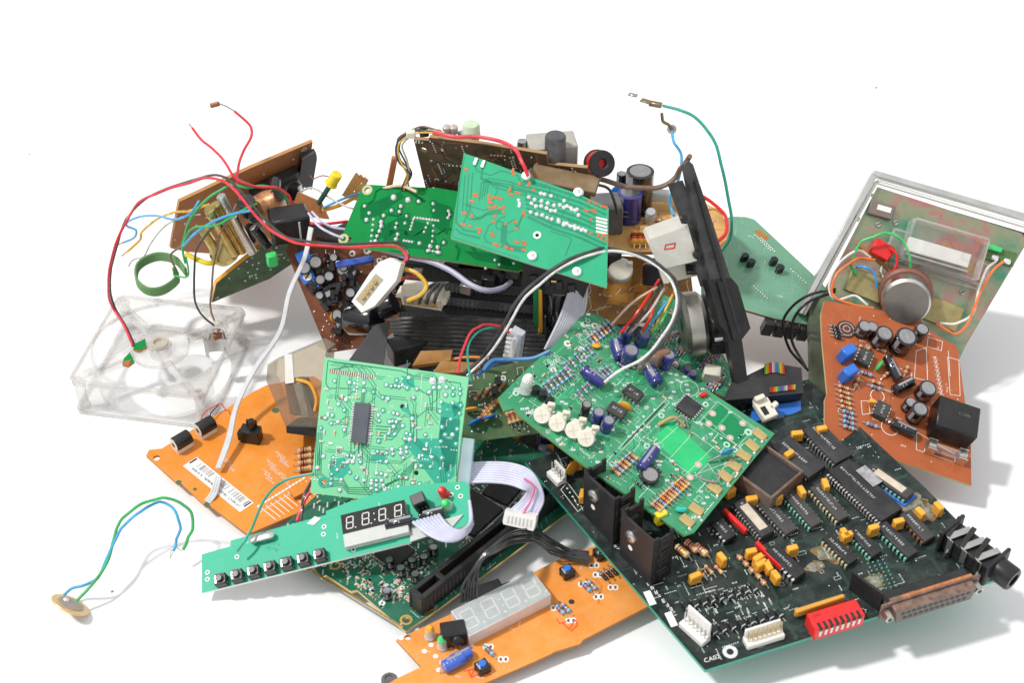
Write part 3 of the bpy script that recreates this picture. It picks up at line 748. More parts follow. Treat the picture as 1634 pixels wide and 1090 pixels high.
def slotfn(L, W_=9, H=13):
    def f():
        b = MB(); c = MB()
        for s in (-1, 1): b.box((0, s * (W_ / 2 - 1.3), H / 2), (L, 2.6, H), BLK2, ch=.3)
        for x in (-L / 2 + 1.5, L / 2 - 1.5, -L / 2 + 17): b.box((x, 0, H / 2 + .2), (3, W_ - 1, H), BLK2, ch=.3)
        b.box((0, 0, 2), (L - 1, W_ - 2, 3), BLK2, ch=.2)
        k = 0
        while k * 2.54 < L - 8: c.box((-L / 2 + 4 + k * 2.54, 0, 4), (.7, 3.4, 3), GLD, ch=.1); b.box((-L / 2 + 4 + k * 2.54, -W_ / 2 + .05, H * .5), (1.2, .5, H * .7), BLK, ch=.05); k += 1
        return ('slot_connector', b, [('contact', c, [])])
    return f
C_.put('slot', slotfn(112), 790, 875, C_.ang(690, 952, 880, 800))
b = MB()
for k in range(4): p = C_.uv(655 + k * 7, 978 + k * 3 - 5); b.tube([(p[0], p[1], .3), (p[0] + 4, p[1] - 1, .9), (p[0] + 7, p[1] - 1, .3)], .35, GLD, 5, 2)
part(C_, 'contact_springs', b)

# ============================================================ D: left orange board with the bar code label
D = Board('circuit_board', 'orange circuit board with white bar code label and black corner sockets, at the left', 'circuit board', [(233, 727, 11), (395, 852, 8), (425, 615, 14)])
MD = mat('orange_board_deep', (.74, .25, .03), .4, var=.14, scale=22, dust=.25, dcol=(.9, .55, .3), bump=.08)
PLB = mat('label_paper', (.85, .85, .84), .6, var=.02)
def decoD(m):
    D.traces(m, mat('orange_track', (.70, .22, .02), .45), 9, .8, segs=(1, 2), bundle=2, h=.02)
    a0, a1, a3 = D.uv(314, 730), D.uv(405, 803), D.uv(292, 744)
    a2 = (a1[0] + a3[0] - a0[0], a1[1] + a3[1] - a0[1])
    m.add([(p[0], p[1], .12) for p in (a0, a1, a2, a3)], [(0, 1, 2, 3)], PLB)
    def Q(s, t): return (a0[0] + (a1[0] - a0[0]) * s + (a3[0] - a0[0]) * t, a0[1] + (a1[1] - a0[1]) * s + (a3[1] - a0[1]) * t)
    s = .12
    while s < .95:
        if not (.36 < s < .4 or .62 < s < .66): m.line(Q(s, .08), Q(s, .52), rnd.choice((.12, .2, .35)), RBK, .15)
        s += rnd.uniform(.009, .02)
    m.line(Q(.02, .1), Q(.02, .55), 1.2, RBK, .15); m.line(Q(.97, .08), Q(.97, .55), 1.0, RBK, .15)
    for k in range(36):
        if k % 9 != 8: p = Q(.1 + k * .024, .8); glyph(m, p[0], p[1], 1.2, RBK, .15)
    for x, y, n in ((355, 730, 5), (425, 735, 6), (440, 722, 6), (418, 750, 5), (445, 755, 5)):
        for j in range(3):
            u, v = D.uv(x + j * 4, y + j * 6)
            for k in range(n): glyph(m, u + k * 1.3, v - j * .5, .9, SILK, .1)
    for k in range(14):
        p, q = D.uv(410 + k * 8, 835 - k * 5), D.uv(432 + k * 8, 832 - k * 5 - 4); m.line(D.uv(418 + k * 7, 812 - k * 4.4), D.uv(440 + k * 7, 830 - k * 4.4), .45, SILK, .1)
        u, v = D.uv(413 + k * 5.5, 808 - k * 3.4); m.box((u, v, .1), (1.2, 1.8, .06), SILK, 0, .01)
    m.pline([D.uv(*q) for q in ((412, 820), (490, 772), (520, 790))], .3, SILK, .1)
    for x, y, r_ in ((285, 770, 1.6), (311, 781, 1.1), (330, 805, 1.6), (440, 655, 2.2)): m.disc(D.uv(x, y), r_, mat('green_spot', (.05, .14, .08), .6), .1, 9)
D.sub([(233, 727), (238, 718), (258, 716), (300, 690), (340, 665), (405, 625), (425, 615), (500, 600), (560, 640), (560, 760), (520, 800), (395, 853), (380, 842), (334, 806), (328, 808), (290, 772), (283, 772)], MD, EO, EO, 1.6, [(250, 731, 1.9)], decoD)
def cornerjack():
    b = MB(); h = MB(); b.lathe([(4, 0), (4.2, .5), (4.2, 9.5), (4, 10)], BLK, 20, Matrix.Translation((-5, 0, 5.5)) @ Matrix.Rotation(R(90), 4, 'Y'))
    b.box((0, 0, 2.5), (10, 7, 5), CRM, ch=.3); h.cyl((-5.1, 0, 5.5), (-5.3, 0, 5.5), 3.9, CRM, 18); h.cyl((-5.25, 0, 5.5), (-5.4, 0, 5.5), 1.5, BLK, 12)
    return ('round_socket', b, [('face_ring', h, [])])
jz = D.ang(288, 710, 330, 685)
D.put('cj', cornerjack, 292, 714, jz); D.put('cj', cornerjack, 330, 691, jz)
def slide():
    b = MB(); b.box((0, 0, 4.5), (11, 7, 9), BLK, ch=.5); b.box((0, 3, 10), (6, 2, 5), BLK, ch=.5); b.cyl((1, 0, 9), (1.5, 0, 16), 1.7, BLK, 10); b.box((-5, -2, 5), (3, 4, 6), BLK, ch=.4)
    return ('lever_switch', b, [])
D.put('slide', slide, 402, 702, 30)
for k in range(4): res(D, 487, 722 + k * 10, D.ang(470, 725, 500, 720), 't', 8, 1.7, 1.8, k)
b = MB(); b.extr([D.uv(*q) for q in ((462, 788), (505, 768), (500, 785), (470, 800))], 1, 3, MD, EO); part(D, 'board_scrap', b)
wire('wire', [D.w(318, 697, 2), D.w(325, 668, 3), D.w(345, 658, 5), D.w(355, 655, 5), D.w(362, 662, 3)], .45, RED, parent=D.root)
wire('wire', [D.w(330, 690, 2), D.w(338, 668, 4), D.w(350, 655, 4)], .45, BLK, parent=D.root)

# ============================================================ E: sea green strip with buttons and display
ME = mat('mask_sea_green', (.02, .42, .25), .42, var=.06, scale=30, dust=.08, dcol=(.3, .6, .5))
MET2 = mat('mask_sea_green_dark', (.02, .40, .26), .42)
E_ = Board('circuit_board', 'long sea green circuit board strip with seven black buttons and an LED display', 'circuit board', [(322, 947, 7), (655, 864, 34), (322, 885, 14)])
def decoE(m):
    E_.traces(m, MET2, 16, .5, step=(8, 30))
    for x, y in ((331, 914), (331, 925), (378, 889), (516, 853), (517, 841), (564, 878), (725, 832), (730, 778), (735, 792), (720, 790), (715, 833), (688, 822)): m.disc(E_.uv(x, y), 1.25, SILK, .08, 12); m.disc(E_.uv(x, y), .7, BLK, .1, 8)
    for x, y in ((425, 877), (428, 868)):
        for k in range(4): u, v = E_.uv(x + k * 5, y + k); glyph(m, u, v, 1.3, MGT, .1)
    u, v = E_.uv(500, 831); m.extr([(u - 3.5, v - 1), (u, v - 2.6), (u + 4, v), (u + 1, v + 2)], .05, .3, SILK)
    E_.silk(m, 14, kinds='tl')
E_.sub([(322, 947), (655, 866), (657, 858), (700, 852), (748, 838), (752, 834), (748, 775), (742, 768), (640, 776), (560, 800), (520, 816), (520, 822), (368, 863), (368, 872), (322, 885)], ME, WHT, WHT, 1.8, deco=decoE)
eang = E_.ang(350, 925, 510, 885)
for k in range(7): button(E_, 355.5 + k * 26.3, 929 - k * 6.55, eang, BLK, 6.0)
DWH = mat('segment_white', (.62, .62, .58), .5); DK = mat('display_black', (.012, .011, .012), .5, spec=.2); WLB = mat('warm_white_label', (.50, .53, .50), .5, dust=.15)
def dispE():
    b = MB(); s = MB(); w_, d, h = 33.5, 10.5, 4
    b.box((0, -3.6, h / 2), (w_, d + 7, h), WLB, ch=.3); b.box((0, .2, h + .05), (w_ - .2, d, .3), DK, ch=.05)
    for k in range(4):
        T = Matrix.Translation((-12.4 + k * 8.2 + (0 if k < 2 else .5), .3, h + .25)); seven(s, T, 1.7, 3.1, .55, DWH); s.disc((-9.8 + k * 8.2 + (0 if k < 2 else .5), -2.9), .4, DWH, h + .25)
    for y in (-1.4, 2): s.disc((.4, y), .4, DWH, h + .25)
    b.text('L2N - 3647 -1', (2, -8), 2.3, LGR, 0, h + .03)
    b.box((-4, -12.6, h + .05), (24, .5, .1), BLK, ch=.01)
    return ('digit_display', b, [('segments', s, [])])
E_.put('dispE', dispE, 600, 831, E_.ang(548, 815, 650, 790), label='black LED display of four digits and a colon')
led(E_, 710, 790, 0, RED, RED, 2.3, 8, 5); led(E_, 714, 808, 0, GRN, LEDC, 2.6, 7, 12)
cap(E_, 640, 838, 3, 14, KSL, E_.ang(620, 845, 660, 836), True); cap(E_, 692, 824, 2.9, 13, KSL, E_.ang(680, 826, 712, 818), True)
to92(E_, 672, 806, 80, 4); b = MB(); b.box((0, 0, 5.5), (7, 6, 9), BLK, ch=.4)
for k in range(3): b.cyl((-2 + k * 2, -3.5, 0), (-2 + k * 2, -3, 4), .35, MET, 5)
emit(('voltage_regulator', b, []), E_.fr(674, 808, 10), E_.root)
b = MB(); b.lathe([(2.1, 0), (2.1, 3.4), (1.8, 3.6)], STL, 16); 
b.v = [(x + (4.5 if x > 0 else -4.5), y, z) for x, y, z in b.v]
emit(('crystal', b, []), E_.fr(421, 861, eang), E_.root)
b = MB(); b.extr([E_.uv(*q) for q in ((655, 866), (657, 840), (690, 836), (740, 822), (720, 845))], .05, .9, WLB); part(E_, 'ribbon_stiffener', b)

# ============================================================ F: mint green solder side
MF = mat('mask_mint', (.21, .62, .34), .38, var=.05, scale=30, coat=.2); MF2 = mat('mask_mint_gap', (.04, .40, .28), .4); MF3 = mat('mask_mint_line', (.02, .20, .12), .5)
F = Board('circuit_board', 'mint green square circuit board showing its solder side with one long grey chip', 'circuit board', [(495, 787, 30), (722, 815, 33), (518, 570, 84)])
def decoF(m):
    global _q
    for pts in ([(640, 700), (700, 700), (705, 640), (735, 650), (725, 760), (700, 780)], [(525, 735), (550, 730), (560, 750), (545, 765), (528, 760)], [(592, 722), (620, 722), (618, 738), (592, 736)], [(705, 665), (735, 670), (728, 740), (712, 755), (700, 700)], [(640, 600), (660, 602), (662, 618), (645, 620)], [(650, 640), (640, 655), (655, 662)], [(720, 645), (738, 640), (738, 655), (725, 665)]):
        m.extr([F.uv(*p) for p in pts], .0, .035, MF2)
    for k in range(3):
        F.traces(m, MF3, 9, .3, step=(6, 20), segs=(3, 7), bundle=2, gap=1.6)
    pl = lambda pts, w_=.42: m.pline([F.uv(*p) for p in pts], w_, MF3, .075)
    pl([(523, 578), (520, 612), (525, 620), (560, 620)]); pl([(523, 576), (640, 592), (660, 600), (735, 612), (728, 760)]); pl([(527, 590), (560, 585), (566, 582), (610, 588)])
    for d in range(4): pl([(505 + d * 3, 690), (503 + d * 3, 758 - d), (520 + d * 2, 778 - d * 3), (545 + d, 775 - d * 3), (556, 788 - d * 3), (600, 790 - d * 4), (635 + d * 5, 762), (660, 738 + d * 3), (690, 740 + d * 3)])
    for d in range(5): pl([(600, 680 + d * 5), (625, 682 + d * 5), (640, 668 + d * 4)])
    for d in range(3): pl([(655 + d * 5, 660), (655 + d * 5, 700), (680 + d * 5, 725), (700 + d * 4, 738), (706 + d * 4, 778)])
    for d in range(4): pl([(560 + d * 6, 700), (560 + d * 6, 735)])
    pl([(650, 575), (650, 610), (685, 632), (688, 655)]); pl([(690, 600), (690, 655)]); pl([(697, 602), (697, 660)])
    m.dome(F.uv(520, 771), 0.01, BLK); m.disc(F.uv(517, 770), 3.1, MF2, .09, 16, 1.8)
    chipR(F, m, 60, [(515, 620), (690, 640), (680, 770), (510, 760)], [LGR, CPB, LGR, RTN, WHT])
    FP = [(290, 265), (380, 275), (412, 280), (470, 278), (408, 320), (470, 328), (530, 335), (610, 290), (640, 298), (665, 295), (688, 300), (710, 290), (675, 262), (750, 245), (740, 310), (800, 315), (780, 370), (620, 375), (588, 368), (358, 382), (312, 410), (350, 448), (203, 560), (350, 570), (218, 735), (282, 742), (182, 805), (305, 818), (270, 845), (268, 875), (265, 905), (330, 880), (320, 945), (383, 835), (425, 870), (470, 885), (548, 840), (578, 843), (608, 852), (518, 885), (548, 885), (580, 885), (515, 905), (548, 915), (590, 915), (515, 935), (548, 945), (600, 945), (690, 862), (735, 868), (685, 928), (775, 903), (817, 907), (862, 912), (825, 795), (885, 800), (945, 812), (955, 745), (893, 740), (833, 730), (853, 602), (955, 552), (1050, 565), (975, 600), (1020, 600), (948, 642), (1042, 657), (1010, 503), (943, 455), (1065, 468), (1072, 418), (1022, 403), (950, 398), (978, 352), (1025, 350), (1068, 345), (1068, 315), (1024, 310), (983, 303), (940, 306), (905, 306), (876, 335), (563, 640), (555, 705), (612, 715), (575, 765), (610, 768), (590, 450), (560, 480), (565, 515), (655, 465), (680, 470), (630, 520), (650, 515), (672, 520), (655, 550), (712, 545), (625, 592), (660, 598), (775, 545), (770, 500), (735, 592), (760, 600), (725, 625), (755, 630), (645, 690), (650, 720), (700, 690), (735, 680), (700, 715), (735, 708), (715, 745), (275, 480), (268, 530), (232, 495), (308, 520), (440, 730), (450, 770), (370, 730), (395, 730), (370, 770), (400, 770)]
    for zx, zy in FP:
        x, y = 460 + zx / 3.894, 540 + zy / 3.894; p_ = F.uv(x, y)
        if F.inside(p_, 1): m.disc(p_, rnd.uniform(1.3, 1.6), MF2, .08, 10); m.dome(p_, rnd.uniform(.8, 1.25), SLD, rnd.uniform(.7, 1.1), 9, .08)
    for (x0, y0, x1, y1) in ((565, 640, 568, 735), (592, 640, 589, 735)): pass
    F.dots(m, SLD, 30, (.4, .6), rows=.5, h=.05)
    for k in range(40):
        u, v = F.uv(lerp(527, 598, k / 40), lerp(592, 602, k / 40)); m.box((u, v, .1), (.45, 2.2, .12), SLD if k % 2 else CPB, 0, .02)
    for x, y in ((690, 608), (705, 606)): u, v = F.uv(x, y); m.dome((u, v), 1.9, SLD, .8, 14, .05)
    F.silk(m, 60, kinds='tt', m=SILK, sc=.8)
F.sub([(495, 787), (625, 803), (722, 815), (748, 602), (518, 570)], MF, mat('mint_edge', (.30, .60, .38), .5), FRB, 1.6, [(517, 770, 1.7), (642, 649, 1.3), (668, 717, 1.2), (664, 755, 1.3), (716, 725, 1), (711, 762, 1)], decoF)
b = MB(); p = MB(); SO = mat('chip_slate', (.09, .10, .12), .45)
b.box((0, 0, 1.3), (8.2, 20.5, 2.2), SO, ch=.3)
for k in range(16):
    for s in (-1, 1): p.box((s * 4.8, -9.6 + k * 1.28, .5), (2, .7, .5), SLD, ch=.08)
emit(('chip', b, [('pins', p, [])]), F.fr(577, 675, F.ang(570, 740, 592, 741) - 2 if False else 0), F.root)
b = MB(); b.box((0, 0, 0), (9, 27, 4), clearmat('pale_blue_clear', (.8, .92, .95), (.6, .78, .82), .5), ch=.4)
emit(('ribbon_socket', b, []), F.fr(738, 742, 0, -3), F.root)
# ============================================================ G: green board with the white trimmers
MGG = mat('mask_green', (.035, .29, .135), .34, var=.12, scale=40, dust=.4, coat=.2, dcol=(.24, .36, .25)); MG2 = mat('mask_green_trace', (.06, .44, .21), .36, dust=.15); MG3 = mat('mask_green_deep', (.01, .24, .09), .34)
G = Board('circuit_board', 'bright green circuit board with four white round trimmers, lying over the black board', 'circuit board', [(795, 635, 75), (1092, 854, 44), (935, 497, 82)])
TANP = mat('tan_pad', (.50, .36, .15), .5, var=.2)
SLK2 = mat('silk_green_white', (.48, .68, .55), .6)
def decoG(m):
    G.excl = [[G.uv(*q) for q in ((1042, 700), (1072, 672), (1142, 733), (1100, 760))], [G.uv(*q) for q in ((1118, 675), (1150, 648), (1196, 684), (1168, 708))]]
    m.extr([G.uv(*q) for q in ((1042, 700), (1072, 672), (1140, 735), (1100, 757))], 0, .03, mat('mask_green_glow', (.02, .52, .17), .28, coat=.5)); m.extr([G.uv(*q) for q in ((1115, 675), (1150, 645), (1200, 690), (1165, 715))], 0, .03, MG3)  # first patch: reflected glow painted as a brighter green
    G.traces(m, MG2, 110, .45, bundle=2, step=(5, 20), pads=SLD); G.traces(m, MG3, 40, .5)
    sk = lambda pts, c=False, w_=.3: m.pline([G.uv(*p) for p in pts], w_, SLK2, .1, c)
    sk([(1044, 716), (1110, 655), (1194, 726), (1105, 760)], True); sk([(1068, 733), (1106, 691), (1160, 730)]); sk([(1095, 757), (1140, 712)]); sk([(1117, 673), (1145, 641), (1204, 683), (1178, 712)], True)
    sk([(987, 716), (1062, 638), (1068, 643), (993, 718)], True, .35); m.line(G.uv(994, 712), G.uv(1060, 644), .7, RBK, .09)
    m.disc(G.uv(1100, 620), 5, SLK2, .1, 24, 4.6); sk([(1110, 760), (1130, 740), (1150, 772), (1140, 785)], True)
    G.silk(m, 120, None, SLK2, .2, 'rrtcl', .1); G.silk(m, 30, [(828, 655), (940, 735), (950, 725), (835, 645)], SILK, .2, 'tt', .1)
    G.silk(m, 26, [(860, 580), (950, 510), (960, 530), (880, 600)], SILK, .2, 'crt', .11)
    G.dots(m, SLD, 240, (.22, .4), ring=MG2, rows=.4); chipR(G, m, 70, None, [RTN, RTN, CPB, BLK])
    for x, y in ((1185, 676), (1165, 699), (1137, 660), (1131, 676), (1114, 742), (1101, 762), (1152, 683)): m.disc(G.uv(x, y), 1.9, mat('pinkish_pad', (.62, .42, .36), .5), .11, 14, 0); m.disc(G.uv(x, y), .8, SLD, .13, 10)
G.sub([(795, 635), (804, 656), (820, 652), (828, 662), (938, 747), (1092, 855), (1108, 850), (1236, 692), (1226, 686), (1148, 635), (1063, 578), (1000, 530), (976, 514), (957, 504), (935, 497), (897, 538), (838, 592)], MGG, mat('green_edge', (.15, .34, .12), .5), MGG, 1.6, deco=decoG)
gz = G.ang(828, 660, 1092, 854)
for i, (x, y) in enumerate(((1212, 694), (1200, 712), (1187, 728), (1171, 744), (1157, 761), (1140, 780), (1111, 814), (1096, 832))):
    b = MB(); b.box((0, 0, .5), (7.5, 5, 1), TANP, ch=.35); b.dome((3.6, -2.6), .9, SLD, .7, 8, .2); emit(('contact_pad', b, []), G.fr(x, y, gz + rnd.uniform(-8, 8)), G.root)
def trimmer():
    b = MB(); d = MB(); T = Matrix.Translation((0, 0, 5.5)) @ Matrix.Rotation(R(52), 4, 'X')
    b.box((0, 4.5, 3), (6, 5, 6), CRM, ch=.6); b.box((1.5, 7, 6), (4, 2.5, 5), CRM, 20, .5)
    d.lathe([(4.0, -1.6), (4.4, -1.2), (4.4, .6), (4.1, 1)], mat('ivory', (.78, .75, .64), .45, var=.1, dust=.2), 22, T); d.box((0, 0, 1.05), (5.6, .5, .12), mat('slot_tan', (.66, .60, .48), .6), T=T @ Matrix.Rotation(R(35), 4, 'Z'), ch=.02); d.box((0, 0, 1.06), (.5, 5.6, .12), mat('slot_tan', (.5, .4, .3), .6), T=T @ Matrix.Rotation(R(35), 4, 'Z'), ch=.02)
    return ('trimmer', b, [('dial', d, [])])
for x, y in ((862, 672), (886, 685), (912, 696), (932, 709)): G.put('trim', trimmer, x, y, -G.ang(0 + 800, 600, 900, 600) * 0 + G.ang(862, 672, 932, 709))
led(G, 836, 626, 20, WHT, LEDC, 3, 11, -18)
for x, y in ((853, 630), (864, 638), (875, 648)): to92(G, x, y, 40, 1.2)
ga = G.ang(828, 660, 938, 745) + 90
resrow(G, 905, 588, 940, 560, 5, G.ang(910, 558, 935, 590), 'b', 7); resrow(G, 872, 622, 906, 596, 6, G.ang(875, 592, 900, 625), 'b', 7)
resrow(G, 943, 545, 975, 522, 7, G.ang(945, 520, 968, 548), 'btb', 6, 1); resrow(G, 955, 603, 972, 592, 4, G.ang(950, 590, 970, 610), 'b', 5.5, .9); resrow(G, 925, 630, 948, 612, 4, G.ang(925, 610, 945, 635), 'b', 5, .9)
resrow(G, 982, 755, 1010, 730, 6, G.ang(980, 733, 1004, 752), 'tbt', 6, 1.1); resrow(G, 1046, 812, 1092, 770, 11, G.ang(1050, 770, 1085, 810) + 12, 'ttbot', 6.5, 1.05)
resrow(G, 1018, 775, 1050, 752, 5, G.ang(1020, 755, 1040, 775), 'k', 4, .8)
resrow(G, 990, 585, 1005, 575, 3, gz, 'b', 5, .9)
for x, y, r_, h_, l_, rz in ((996, 543, 3.6, 9, 0, 0), (1023, 548, 3.6, 9, 0, 0), (984, 565, 3.6, 11, 1, 140), (1000, 578, 4.2, 11, 0, 0), (1060, 585, 3.4, 11, 0, 0), (1038, 604, 3.6, 12, 1, 150), (945, 607, 3.3, 13, 1, gz), (950, 673, 3.1, 9, 0, 0), (966, 686, 3.1, 9, 0, 0)): cap(G, x, y, r_, h_, BSL, rz, bool(l_))
cap(G, 930, 664, 2.6, 11, KSL); cap(G, 1032, 738, 3.0, 15, BSL, 95, True); cap(G, 1035, 764, 5, 4, KSL)
ic(G, 1008, 633, 9.5, 7, G.ang(990, 620, 1025, 645), 4, 3.3); ic(G, 982, 661, 9.5, 7, G.ang(965, 650, 1000, 672), 4, 3.3)
G.put('qg', qfpf(10, 6), 1098, 652, gz, .3); disccap(G, 996, 652, 10, 3.6, ORC, 0, 1.8); disccap(G, 1156, 730, 60, 3.8, mat('cyan_disc', (.03, .32, .62), .35), 10, 5); disccap(G, 951, 553, 40, 2.6, ORC, 60, 1)
b = MB(); b.box((0, 0, 1.2), (4.5, 2.2, 2.2), RED, ch=.5); emit(('diode', b, []), G.fr(1122, 632, 60), G.root); b = MB(); b.box((0, 0, 1.5), (6, 2.8, 2.6), TEA, ch=.9); emit(('ceramic_capacitor', b, []), G.fr(1086, 816, 40), G.root)
for x, y, rz in ((1030, 590, 60), (1047, 583, 60)):
    b = MB(); b.box((0, 0, 6), (11, 4.5, 12), SMK if x == 1030 else mat('brown_resin', (.26, .13, .07), .4), ch=1.2); emit(('film_capacitor', b, []), G.fr(x, y, rz), G.root)
b = MB(); b.tube([G.uv(1050, 680) + (1,), G.uv(1062, 675) + (3,), G.uv(1075, 673) + (4,), G.uv(1092, 682) + (1,)], .9, TANP, 6, 4); b.tube([G.uv(1072, 677) + (3,), G.uv(1085, 672) + (5,), G.uv(1098, 684) + (.5,)], .6, STL, 6, 4); part(G, 'bent_lead', b)
b = MB(); b.tube([G.uv(1128, 738) + (1,), G.uv(1140, 735) + (3,), G.uv(1152, 730) + (4,)], .7, STL, 6, 4); b.tube([G.uv(1113, 762) + (.5,), G.uv(1128, 770) + (1.5,), G.uv(1142, 772) + (2,), G.uv(1146, 763) + (1.5,), G.uv(1140, 757) + (.5,)], .6, STL, 6, 5); part(G, 'wire_jumper', b)

# ============================================================ H: second green board behind G
H_ = Board('circuit_board', 'dusty green circuit board with a cream square capacitor, half under the bright green one', 'circuit board', [(1000, 560, 58), (1170, 650, 44), (1060, 470, 66)])
def decoH(m):
    H_.traces(m, MG2, 60, .4, bundle=2); H_.silk(m, 130, None, SILK, .2, 'rttl', .1, .8); H_.dots(m, SLD, 160, (.25, .45), rows=.5); chipR(H_, m, 80)
H_.sub([(1000, 560), (1172, 640), (1188, 628), (1150, 560), (1120, 500), (1060, 470)], MGG, FR4, MGG, 1.6, deco=decoH)
for a in ((1055, 545, 1085, 535, 6), (1075, 565, 1098, 555, 4), (1112, 555, 1140, 545, 5), (1120, 580, 1145, 570, 5), (1130, 620, 1150, 612, 4)): resrow(H_, *a, H_.ang(1060, 560, 1070, 545), 'bbt', 6, 1)
b = MB(); b.box((0, 0, 4), (9, 7, 8), CRM, ch=.5); emit(('film_capacitor', b, []), H_.fr(1133, 603, 20), H_.root)
for x, y in ((1095, 595), (1103, 603), (1075, 590)): cap(H_, x, y, 2.6, 5, BSL)

# ============================================================ I, J: green solder sides on top of the heap
MI = mat('mask_leaf_green', (.005, .24, .055), .75, spec=.2, var=.12, scale=40, dust=.05); MI2 = mat('mask_leaf_dark', (.003, .15, .04), .75, spec=.2)
I_ = Board('circuit_board', 'leaf green circuit board dotted with solder, tucked under the teal board', 'circuit board', [(540, 388, 92), (825, 432, 96), (580, 295, 112)])
def decoI(m):
    for pts in ([(575, 330), (640, 305), (645, 315), (600, 345), (575, 350)], [(590, 370), (640, 345), (690, 360), (700, 400), (640, 395)], [(690, 320), (720, 330), (715, 375), (690, 360)], [(740, 400), (810, 405), (818, 425), (760, 415)]): m.extr([I_.uv(*p) for p in pts], 0, .03, MI2)
    I_.traces(m, MI2, 30, .9, bundle=2); pass
    for i, (zx, zy) in enumerate(((945, 610), (1050, 628), (1128, 640), (1232, 657), (1238, 706), (735, 675), (768, 726), (748, 775), (873, 744), (930, 707), (988, 716), (998, 675), (1040, 748), (855, 790), (855, 820), (843, 857), (825, 893), (813, 930), (968, 800), (960, 830), (975, 880), (962, 915), (1028, 800), (1133, 945), (1210, 965), (1265, 972), (1310, 940), (1195, 1000), (1270, 1012), (1345, 710), (1352, 735), (1340, 760))):
        p_ = I_.uv(420 + zx / 4.54, 180 + zy / 4.54); m.disc(p_, 2.2, MI2, .035, 12); m.dome(p_, 1.9 if i < 2 else rnd.uniform(1.0, 1.45), SLD, 1.1, 9, .05)
    for x, y in ((813, 405), (820, 420), (790, 415), (797, 422), (775, 428), (840, 425)): m.dome(I_.uv(x, y), 1, SLD, .8, 8, .05)
    for (x0, y0, x1, y1, n) in ((662, 347, 700, 352, 9), (660, 350, 655, 366, 4), (596, 350, 592, 385, 5), (683, 356, 677, 370, 3), (692, 360, 690, 385, 4), (645, 384, 658, 386, 4), (686, 400, 702, 403, 4)):
        for k in range(n): m.dome(I_.uv(lerp(x0, x1, k / (n - 1)), lerp(y0, y1, k / (n - 1))), .95, SLD, .8, 7, .04)
    for x, y in ((586, 303), (548, 381)): m.disc(I_.uv(x, y), 3, FR4, .08, 16, 1.6)
I_.sub([(540, 390), (825, 433), (872, 420), (880, 330), (700, 300), (580, 294)], MI, FR4, FR4, 1.8, [(586, 303, 1.5), (557, 381, 1.5)], decoI)
MJ = mat('mask_teal', (.015, .38, .185), .42, var=.08, scale=35, dust=.1, dcol=(.3, .6, .45)); MJ2 = mat('mask_teal_dark', (.012, .24, .13), .42)
J = Board('circuit_board', 'teal circuit board with bare orange copper pads, uppermost of the green boards', 'circuit board', [(719, 380, 126), (968, 458, 118), (739, 245, 152)])
def decoJ(m):
    for d in range(9): m.pline([J.uv(*p) for p in ((835 + d, 290 + d * 7), (880, 300 + d * 8), (925, 315 + d * 8), (966, 334 + d * 8))], 1.3, MJ2, .04 + d * .002)
    ln = lambda pts, w_=.55: m.pline([J.uv(*p) for p in pts], w_, MJ2, .06)
    for d in range(3): ln([(742 + d * 6, 280 - d * 2), (738 + d * 6, 335), (748 + d * 6, 350 - d), (765 + d * 3, 350 - d * 3), (778, 342 - d * 2), (800, 340 - d * 3)])
    for d in range(4): ln([(765 + d * 4, 320 - d * 4), (768 + d * 4, 292 - d), (780 + d * 3, 284 + d * 5), (815, 290 + d * 5), (840, 300 + d * 4)])
    ln([(728, 365), (735, 372), (765, 380)], .9); ln([(733, 290), (728, 355), (740, 367), (760, 370)], .9); ln([(805, 360), (803, 385), (812, 395), (835, 398)], 3); ln([(770, 265), (768, 285), (820, 302), (850, 305)], 1); ln([(833, 345), (825, 365), (823, 358)], 1); ln([(818, 295), (818, 305)], 1)
    J.traces(m, MJ2, 18, .6)
    PD = mat('bare_copper', (.46, .11, .025), .42, .25)
    for x, y in ((744, 270), (820, 278), (818, 272), (829, 293), (844, 294), (851, 303), (813, 303), (815, 311), (826, 308), (758, 310), (760, 313), (753, 321), (781, 318), (782, 323), (780, 313), (790, 315), (798, 317), (783, 331), (790, 330), (797, 332), (803, 331), (803, 338), (741, 340), (753, 344), (739, 358), (750, 361), (764, 365), (765, 370), (790, 345), (788, 354), (822, 354), (824, 365), (835, 340), (836, 344), (807, 357), (784, 373), (787, 376), (790, 390), (795, 393), (809, 395), (815, 397), (824, 386), (836, 389), (836, 399), (836, 386), (946, 335), (935, 336), (950, 338), (943, 350), (943, 372), (955, 375), (966, 375), (960, 380), (968, 383), (940, 322), (950, 324), (960, 329), (966, 330)):
        u, v = J.uv(x, y); m.box((u, v, .1), (rnd.uniform(1.6, 3.2), 1.3, .12), PD, rnd.choice((0, 0, 20, 90)), .03)
    for x0, y0, x1, y1, n in ((845, 316, 920, 335, 9), (847, 338, 935, 370, 11), (862, 310, 878, 312, 3), (900, 322, 925, 342, 5), (828, 320, 828, 330, 3), (850, 325, 885, 338, 6), (890, 352, 932, 366, 6)):
        for k in range(n): m.dome(J.uv(lerp(x0, x1, k / (n - 1)) + rnd.uniform(-2, 2), lerp(y0, y1, k / (n - 1)) + rnd.uniform(-2, 2)), 1.25, SLD, 1.0, 8, .05)
    for k in range(5): m.line(J.uv(952, 347 + k * 5.5), J.uv(968, 351 + k * 5.5), 1.1, SILK, .12)
    m.pline([J.uv(*p) for p in ((741, 250), (722, 378), (830, 412))], .3, MJ2, .05)
    for x, y in ((759, 258), (771, 262)): u, v = J.uv(x, y); m.box((u, v, .6), (2, 4.5, 1.2), SLD, 0, .4)
